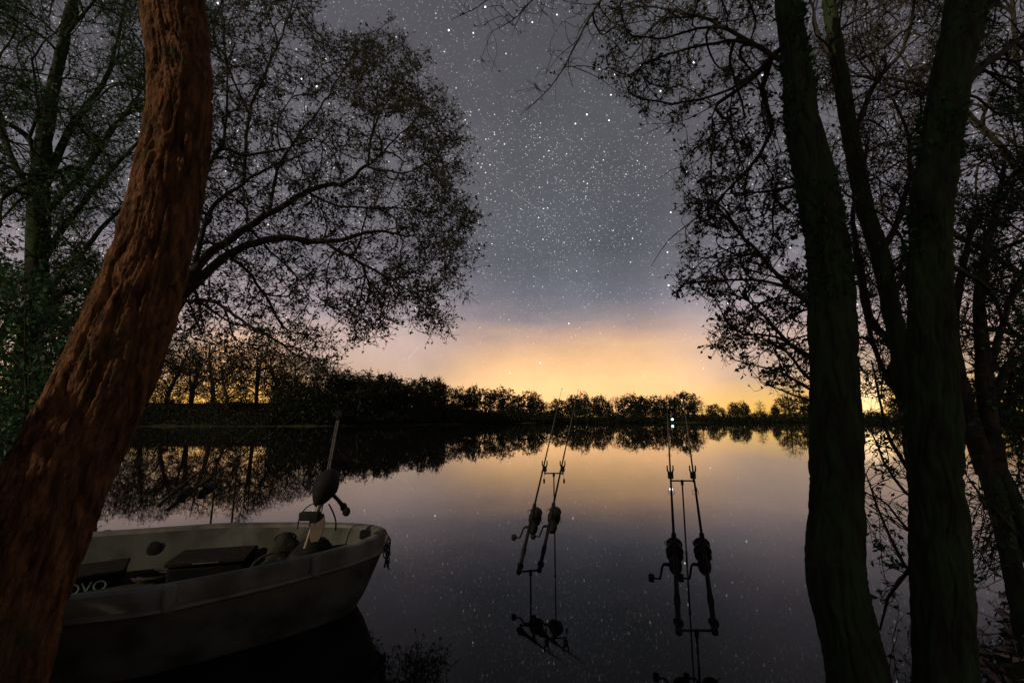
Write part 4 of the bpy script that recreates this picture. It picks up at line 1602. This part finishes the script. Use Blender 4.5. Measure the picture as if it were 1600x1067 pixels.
def bank_stick(foot, top, bar_a, bar_b, label, alarms, lit=None):
    """a stick in the lake bed with a bar across its top; alarms or rests screwed into the bar"""
    root = thing('bank_stick', label, 'bank stick', tuple(foot), group='bank sticks holding the rods')
    o = Vector(foot)
    f = Vector((0, 0, 0))
    t = top - o
    MB().tube([f - Vector((0, 0, .35)), f, f + (t - f) * .5], .0068, 10).build('stick', M['black'], root)
    MB().tube([f + (t - f) * .45, t - (t - f).normalized() * .012], .0055, 10).lathe([(-.012, .0085), (.012, .0085)], 10, 'z', f + (t - f) * .5).build('inner_stick', M['black'], root)
    a, b = bar_a - o, bar_b - o
    m = (a + b) / 2
    MB().tube([a, b], .0058, 10).lathe([(-.03, .010), (.004, .0105), (.007, .006)], 12, 'z', m).build('buzz_bar', M['black'], root)
    for k, (p, top_p) in enumerate(alarms):
        p = p - o
        q = top_p - o
        h = q.z - p.z
        if h > .06:      # bite alarm with two ears that carry the rod
            mb = MB().tube([p - Vector((0, 0, .012)), p + Vector((0, 0, .02))], .006, 8)
            mb.box(p + Vector((0, 0, .02 + (h - .05) / 2)), (.034, .028, h - .04))
            al = mb.build('bite_alarm', M['black'], root, bevel=.004)
            ears = MB()
            for s in (-1, 1):
                ears.tube([p + Vector((s * .012, 0, h - .032)), p + Vector((s * .021, 0, h - .012)), p + Vector((s * .021, 0, h + .022))], [.0065, .006, .0045], 8)
            ears.build('alarm_ears', M['black'], al)
            MB().ball(p + Vector((0, -.016, .03)), .004, 8, 6).build('indicator_light', M['rubber'], al)
            s = -1 if k == 0 else 1
            bo = MB().tube([p + Vector((s * .004, -.012, .0)), p + Vector((s * .008, -.02, -.04))], .0012, 5)
            bo.lathe([(-.085, .003), (-.078, .008), (-.05, .0085), (-.042, .004)], 10, 'z', p + Vector((s * .008, -.02, 0)))
            bo.build('bobbin', M['black'], al)
            if lit == k:
                MB().lathe([(-.068, .006), (-.064, .0115), (-.052, .0118), (-.048, .006)], 10, 'z', p + Vector((s * .008, -.0205, 0))).build('bobbin_light', M['led'], al)
        else:
            mb = MB().tube([p - Vector((0, 0, .01)), p + Vector((0, 0, max(h, .02) - .012))], .0058, 8)
            mb.lathe([(-.018, .02), (-.004, .022), (.014, .021), (.016, .016)], 14, 'y', q)
            mb.build('rod_rest', M['rubber'], root)
    return root


def rod_set(b1, b2, a1, a2, Yb, Ya, L, labels, slabels, lit=None):
    B = [at(*b1, Yb), at(*b2, Yb)]
    A = [at(*a1, Ya), at(*a2, Ya)]
    for b, a, lab in zip(B, A, labels):
        d = (a - b).normalized()
        make_rod(b - d * .06, b + d, L, lab)
    # front stick
    drop = .095
    fa, fb = A[0] - Vector((0, 0, drop)), A[1] - Vector((0, 0, drop))
    m = (fa + fb) / 2
    bank_stick((m.x, m.y, -.3), m, fa, fb, slabels[0], [(fa, A[0] - Vector((0, 0, .008))), (fb, A[1] - Vector((0, 0, .008)))], lit)
    ra, rb_ = B[0] - Vector((0, 0, .035)), B[1] - Vector((0, 0, .035))
    m = (ra + rb_) / 2
    bank_stick((m.x, m.y, -.3), m, ra, rb_, slabels[1], [(ra, B[0]), (rb_, B[1])])


rod_set((813, 884), (845, 881), (851, 722), (879, 722), 3.17, 4.15, 2.72,
        ['left rod of the pair beside the boat, black with a big reel', 'right rod of the pair nearer the boat, crossing its bank stick'],
        ['thin bank stick with alarms under the tips of the left pair of rods', 'short bank stick at the butts of the left pair of rods'])
rod_set((1060, 972), (1115, 972), (1047, 730), (1082, 730), 2.36, 3.45, 2.62,
        ['left rod of the right-hand pair, standing in front of the lantern', 'rightmost fishing rod, leaning left beside the mossy trunk'],
        ['long bank stick with lit alarm under the right-hand pair of rods', 'short bank stick at the butts of the right-hand pair of rods'], lit=0)


def single_stick(foot, top, label):
    root = thing('bank_stick', label, 'bank stick', tuple(foot), group='bank sticks beyond the boat')
    o = Vector(foot)
    t = top - o - Vector((0, 0, .085))
    MB().tube([(0, 0, -.3), (0, 0, 0), t * .5 + Vector((.006, 0, 0)), t], [.011, .011, .010, .009], 10).build('stick', M['black'], root)
    al = MB().tube([t, t + Vector((0, 0, .03))], .007, 8).box(t + Vector((0, 0, .045)), (.042, .034, .06)).build('bite_alarm', M['black'], root, bevel=.005)
    e = MB()
    for s in (-1, 1):
        e.tube([t + Vector((s * .014, 0, .07)), t + Vector((s * .021, 0, .08)), t + Vector((s * .021, 0, .105))], [.007, .006, .005], 8)
    e.build('alarm_ears', M['black'], al)


for (ax, ay), tipp, lab, slab, ry in (((339, 716), (414, 656), 'left of the two thin rods rising behind the boat', 'left bank stick behind the boat\'s far side', .34),
                                      ((371, 716), (468, 645), 'right of the two thin rods rising behind the boat', 'right bank stick behind the boat\'s far side', .50)):
    a = at(ax, ay, 5.3)
    t = at(tipp[0], tipp[1], 6.75)
    d = (t - a).normalized()
    L = 2.62
    b = t - d * L
    make_rod(b, t, L, lab, reel_y=ry)
    single_stick((a.x, a.y, -.3), a, slab)
#@BOAT
# ------------------------------------------------------------------ the boat
BA = math.radians(20)
BOW = Vector((-.80, 3.13, 0))
bx = Vector((math.cos(BA), math.sin(BA), 0))
bn = Vector((-math.sin(BA), math.cos(BA), 0))
BL, BB, BR = 3.4, .70, .415        # length, half beam, rim height
boat = thing('rowing_boat', 'pale grey plastic fishing boat moored behind the leaning trunk', 'boat')
mw = Matrix((bx, bn, Vector((0, 0, 1)))).transposed().to_4x4()
mw.translation = BOW
boat.matrix_world = mw             # local x: 0 at the bow, -BL at the stern; y: port


def half_beam(dlt):
    return BB * min(1.0, (max(dlt, 0) / 1.05)) ** .5


def outline(inset, n=40):
    """closed plan curve, inset from the rim"""
    xs = [(k / n) ** 1.9 for k in range(n + 1)]
    pts = []
    Lx = BL - 2 * inset
    side_ = []
    for u in xs:
        dlt = u * Lx
        hb = half_beam(dlt * BL / Lx) * (BB - inset) / BB
        tail = (Lx - dlt)
        if tail < .12:
            hb -= .12 - math.sqrt(max(.12 ** 2 - (.12 - tail) ** 2, 0))
        side_.append((-inset - dlt, hb))
    pts = [(x, -y) for x, y in side_] + [(x, y) for x, y in side_[::-1]][:-1]
    return pts


def loft(levels, cap0=False, cap1=False):
    rings = []
    V, Fs = [], []
    for z, ins in levels:
        o = outline(ins)
        V += [(x, y, z + .02 * max(0, 1 + x / 1.1) ** 2 * (1 if z > .1 else 0)) for x, y in o]
        n = len(o)
    for i in range(len(levels) - 1):
        for k in range(n):
            k2 = (k + 1) % n
            Fs.append([i * n + k, i * n + k2, (i + 1) * n + k2, (i + 1) * n + k])
    if cap0:
        Fs.append(list(range(n)))
    if cap1:
        Fs.append([(len(levels) - 1) * n + k for k in range(n)])
    return MB().add(V, Fs)


Z = BR
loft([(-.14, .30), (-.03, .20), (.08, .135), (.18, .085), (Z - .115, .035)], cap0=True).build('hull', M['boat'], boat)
loft([(Z - .115, .036), (Z - .11, .012), (Z - .10, .0), (Z - .088, .004), (Z - .080, .026)]).build('rubbing_strake', M['boat_rim_lit'], boat)
loft([(Z - .080, .0262), (Z - .03, .018), (Z - .008, .020), (Z, .032), (Z + .002, .06), (Z - .004, .085), (Z - .02, .097)]).build('gunwale', M['boat_rim_lit'], boat)
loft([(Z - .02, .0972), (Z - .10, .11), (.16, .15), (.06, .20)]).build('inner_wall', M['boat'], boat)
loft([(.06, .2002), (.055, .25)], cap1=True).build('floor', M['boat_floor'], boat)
for dl in (.42, 1.0, 1.75, 2.5):
    for s in (-1, 1):
        hb = half_beam(dl)
        x = -dl
        zc = Z - .055 + .02 * max(0, 1 + x / 1.1) ** 2
        hb2 = half_beam(dl + .05)
        ang = math.atan2((hb2 - half_beam(dl - .05)), .1)
        rot = Matrix.Rotation(s * -ang if False else (ang if s < 0 else -ang), 3, 'Z')
        MB().box((x, s * (hb - .022), zc), (.055, .05, .115), rot).build('lug', M['boat_rim_lit'], boat, bevel=.016)
# dark oval grab recess in the far inner wall
def boat_pt(px, py, z):
    p = at_z(px, py, z)
    return mw.inverted() @ p


q = boat_pt(275, 830, Z - .10)
MB().ball((q.x, half_beam(-q.x) - .118, Z - .13), (.045, .008, .06), 16, 8).build('grab_recess', M['rubber'], boat)
q = boat_pt(262, 868, .19)
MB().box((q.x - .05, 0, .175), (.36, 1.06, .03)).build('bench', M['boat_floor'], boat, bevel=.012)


# things in the boat ------------------------------------------------
def in_boat(name, label, cat, x, y, z, rz=0):
    o = thing(name, label, cat)
    o.matrix_world = mw @ Matrix.Translation((x, y, z)) @ Matrix.Rotation(rz, 4, 'Z')
    return o


q = boat_pt(238, 866, .08)
crate = in_boat('tackle_box', 'dark box with pale lettering in the boat beside the trunk', 'box', q.x - .02, min(q.y + .13, .30), .056, math.radians(14))
MB().box((0, 0, .10), (.40, .26, .20)).build('body', M['green_box'], crate, bevel=.015)
MB().box((0, 0, .212), (.42, .28, .02)).build('lid', M['rubber'], crate, bevel=.006)
fc = bpy.data.curves.new('lettering', 'FONT')
fc.body = 'EXOVO'
fc.size = .08
fc.extrude = .001
fc.align_x = 'CENTER'
ft = bpy.data.objects.new('text_source', fc)
fm_ = bpy.data.meshes.new_from_object(ft)
bpy.data.objects.remove(ft)
fo = obj('lettering', fm_, M['letter'], crate)
fo.location = (0.0, -.132, .125)
fo.rotation_euler = (math.pi / 2, 0, 0)

q = boat_pt(392, 850, .02)
seatbox = in_boat('storage_box', 'dark lidded storage box against the far side of the boat', 'box', q.x, min(q.y + .12, .33), .056, math.radians(-4))
MB().box((0, 0, .105), (.42, .28, .21)).build('body', M['green_box'], seatbox, bevel=.02)
MB().box((0, 0, .225), (.44, .30, .03)).build('lid', M['rubber'], seatbox, bevel=.01)
MB().tube([(-.07, -.151, .225), (.07, -.151, .225)], .004, 8).build('clasp', M['alloy'], seatbox)


def sack(name, label, cat, x, y, z, d, mat, rz=0, seed=0.0, strap=True):
    o = in_boat(name, label, cat, x, y, z, rz)
    mb = MB()
    mb.ball((0, 0, d[2]), d, 28, 18)
    vs = []
    for v in mb.V:
        p = Vector(v)
        n = mnoise.noise(p * 9 + Vector((seed, 0, 0))) * .022 + mnoise.noise(p * 22 + Vector((seed, 3, 0))) * .010
        p = p + (p - Vector((0, 0, d[2]))).normalized() * n
        p.z = max(p.z, .004)
        vs.append(tuple(p))
    mb.V = vs
    mb.build('bag', mat, o)
    if strap:
        MB().tube([(d[0] * .6 * math.cos(a), 0, d[2] * 1.75 + d[0] * .35 * math.sin(a)) for a in np.linspace(0, math.pi, 12)], .007, 6).build('handle', M['rope'], o)
    return o


q = boat_pt(452, 872, .02)
sack('kit_bag', 'crumpled grey-green kit bag lying amidships in the boat', 'bag', q.x, min(q.y + .05, .1), .056, (.22, .17, .11), M['cloth'], .4, 1.0)
q = boat_pt(533, 838, .06)
sack('black_bag', 'black bag piled in the bow of the boat beside the motor', 'bag', -.46, .12, .056, (.17, .13, .17), M['black'], .9, 7.0, strap=False)
q = boat_pt(458, 806, Z)
sack('small_bag', 'small dark bag by the far gunwale with a looped handle', 'bag', q.x, min(q.y, half_beam(-q.x) - .26), .06, (.11, .08, .17), M['cloth'], .2, 11.0)

# electric outboard, laid in the bow with its egg-shaped head up
mot_top = at(508, 762, 3.06)
mot_low = at(491, 814, 2.97)
motor = thing('electric_outboard', 'electric outboard motor with egg-shaped black head standing in the boat\'s bow', 'outboard motor', tuple(mot_low - Vector((0, 0, .12))))
o0 = motor.location.copy()
ht, hl = mot_top - o0, mot_low - o0
mb = MB().ball((0, 0, 0), (.078, .088, .125), 22, 14)
ax = (ht - hl).normalized()
rq = Vector((0, 0, 1)).rotation_difference((ax + Vector((.15, 0, 0))).normalized()).to_matrix()
vs = []
for v in mb.V:
    p = Vector(v)
    if p.z < 0:
        p.x *= 1 + p.z * 3.2
        p.y *= 1 + p.z * 3.2
    vs.append(tuple(ht + rq @ p))
mb.V = vs
mb.build('motor_head', M['black'], motor)
MB().tube([hl - ax * .16, hl, ht - ax * .06], [.014, .014, .016], 12).build('shaft', M['alloy'], motor)
MB().box(hl + Vector((-.03, 0, .03)), (.12, .05, .05)).box(hl + Vector((0, .01, -.03)), (.05, .06, .12)).build('clamp_bracket', M['black'], motor, bevel=.006)
q0 = ht + Vector((.05, 0, -.04))
q1 = at(537, 792, 3.10) - o0
MB().tube([q0, (q0 + q1) / 2 + Vector((0, 0, .004)), q1], [.013, .012, .016], 10).build('tiller', M['black'], motor)
q2 = at(541, 799, 3.10) - o0
MB().ball(q1, (.022, .02, .028)).ball(q2, (.026, .022, .03)).build('tiller_grip', M['rubber'], motor)
cb = [ht + Vector((-.05, 0, -.09)), ht + Vector((-.11, 0, -.12)), ht + Vector((-.15, 0, -.18)), ht + Vector((-.16, 0, -.25))]
P, _ = catmull(cb, .02)
MB().tube([tuple(p) for p in P], .004, 6).build('cable', M['rubber'], motor)
cb = [ht + Vector((.03, 0, -.10)), ht + Vector((.06, -.01, -.14)), ht + Vector((.085, -.01, -.2)), ht + Vector((.085, 0, -.26))]
P, _ = catmull(cb, .02)
MB().tube([tuple(p) for p in P], .005, 6).build('cable', M['rubber'], motor)

# paddle leaning up behind the motor
pa = at(497, 828, 2.93)
pb = at(529, 657, 3.37)
paddle = thing('paddle', 'paddle with pale metal shaft and tan blade leaning up out of the bow', 'paddle', tuple(pa))
dv = pb - pa
u_ = dv.normalized()
wv = u_.cross(Vector((0, 1, 0))).normalized()
MB().tube([u_ * .02, dv], .0042, 10).build('shaft', M['alloy'], paddle)
MB().tube([u_ * .02 + wv * .013, dv + wv * .013], .0042, 10).build('shaft', M['alloy'], paddle)
bl = []
for k in range(9):
    t = k / 8
    hw = .042 * math.sin(math.pi * min(1, .12 + t * .8)) ** .5
    c = u_ * (.10 - .17 * t)
    for s in (-1, 1):
        for th in (-.004, .004):
            bl.append(c + wv * (s * hw + .008) + wv.cross(u_) * th)
fs = []
for k in range(8):
    a = k * 4
    for i, j in ((0, 1), (1, 3), (3, 2), (2, 0)):
        fs.append([a + i, a + j, a + 4 + j, a + 4 + i])
fs += [[0, 1, 3, 2], [32, 34, 35, 33]]
MB().add(bl, fs).build('blade', M['tan'], paddle)
hd = MB().box(dv + u_ * .06 + wv * .008, (.045, .02, .05))
hd.tube([dv + wv * .008, dv + u_ * .05 + wv * .008], .006, 8)
hd.build('grip', M['black'], paddle, bevel=.008)
for t in (.35, .6, .82):
    MB().tube([dv * t - wv * .012, dv * t + wv * .03], .005, 6).build('clip', M['black'], paddle)

q = boat_pt(300, 862, .14)
coil = in_boat('anchor_rope', 'coil of dark rope lying on the boat\'s bench', 'rope', q.x, min(q.y, .3), .194)
for k in range(4):
    pts = [((.075 + .012 * k + .006 * math.sin(3 * a + k)) * math.cos(a), (.07 + .01 * k) * math.sin(a), .008 + .012 * (k % 2) + .004 * math.sin(2 * a)) for a in np.linspace(0, 2 * math.pi, 26)]
    MB().tube(pts, .0065, 6, cap=False).build('strand', M['rope'], coil)
mat_o = in_boat('unhooking_mat', 'folded dark mat leaning on the storage box in the boat', 'mat', -1.0, -.12, .056, .15)
V, Fs = [], []
nu_, nv_ = 14, 10
for i in range(nu_ + 1):
    for j in range(nv_ + 1):
        x_, y_ = -.27 + .54 * i / nu_, -.17 + .34 * j / nv_
        V.append((x_, y_, .055 + .03 * math.sin(x_ * 9) + .02 * mnoise.noise(Vector((x_ * 8, y_ * 8, 2)))))
nn = len(V)
V += [(x_, y_, .004) for x_, y_, z_ in V]
for i in range(nu_):
    for j in range(nv_):
        a = i * (nv_ + 1) + j
        f = [a, a + 1, a + nv_ + 2, a + nv_ + 1]
        Fs += [f, [t + nn for t in f[::-1]]]
rim = [j for j in range(nv_ + 1)] + [i * (nv_ + 1) + nv_ for i in range(1, nu_ + 1)] + [nu_ * (nv_ + 1) + j for j in range(nv_ - 1, -1, -1)] + [i * (nv_ + 1) for i in range(nu_ - 1, 0, -1)]
for k in range(len(rim)):
    a, b = rim[k], rim[(k + 1) % len(rim)]
    Fs.append([a, b, b + nn, a + nn])
MB().add(V, Fs).build('padding', M['cloth'], mat_o)
MB().tube([(-.1, -.18, .06), (-.08, -.22, .075), (.08, -.22, .075), (.1, -.18, .06)], .007, 6).build('handle', M['rope'], mat_o)

# rope bundle hung over the bow
rp = mw @ Vector((-.045, -.12, Z + .012))
rope = thing('mooring_rope', 'dark mooring rope bundle hanging over the tip of the bow', 'rope', tuple(rp))
for k in range(9):
    l = RNG.uniform(.09, .2)
    wv_ = RNG.normal(size=(6, 3)) * .01
    pts = [(-.05 - .03 * RNG.uniform(), .01 * RNG.normal(), .012), (-.01, 0.01 * RNG.normal(), .025), (.028, -.012, .0)]
    pts += [(.034 + wv_[j][0], -.016 + wv_[j][1] + .012 * RNG.normal(), -l * (j + 1) / 4) for j in range(4)]
    P, _ = catmull(pts, .015)
    MB().tube([tuple(p) for p in P], .0042, 6).build('strand', M['rope'], rope)

#@DETAIL
# leaf litter and roots on the right-hand bank
n = 2600
x, y = RNG.uniform(1.2, 6.5, n * 3), RNG.uniform(1.2, 6.0, n * 3)
k = np.where(shore_dist(x, y) > -.03)[0][:n]
x, y = x[k], y[k]
n = len(k)
C = np.column_stack([x, y, np.maximum(tz(x, y), 0) + RNG.uniform(.004, .02, n)])
D = RNG.normal(size=(n, 3)) * np.array([1, 1, .12])
tag(obj('leaf_litter', leaf_mesh('leaf_litter', np.array(C), np.array(D), np.full(n, .07), .6), M['litter']),
    'pale fallen leaves scattered on the bank under the right-hand trees', 'leaves', kind='stuff')
# rough grass on the near banks
n = 4500
x = np.concatenate([RNG.uniform(1.6, 9, n), RNG.uniform(-12, -1.2, n)])
y = np.concatenate([RNG.uniform(1.5, 9, n), RNG.uniform(.9, 12, n)])
k = shore_dist(x, y) > .02
x, y = x[k], y[k]
n = len(x)
C = np.column_stack([x, y, tz(x, y) - .01])
D = RNG.normal(size=(n, 3)) * np.array([.35, .35, 0]) + np.array([0, 0, 1])
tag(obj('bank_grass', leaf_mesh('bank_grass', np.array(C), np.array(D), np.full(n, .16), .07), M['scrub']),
    'short rough grass on the dark near banks', 'grass', kind='stuff')
print('objects', len(bpy.data.objects), 'tris', sum(len(m.polygons) for m in bpy.data.meshes) * 2)
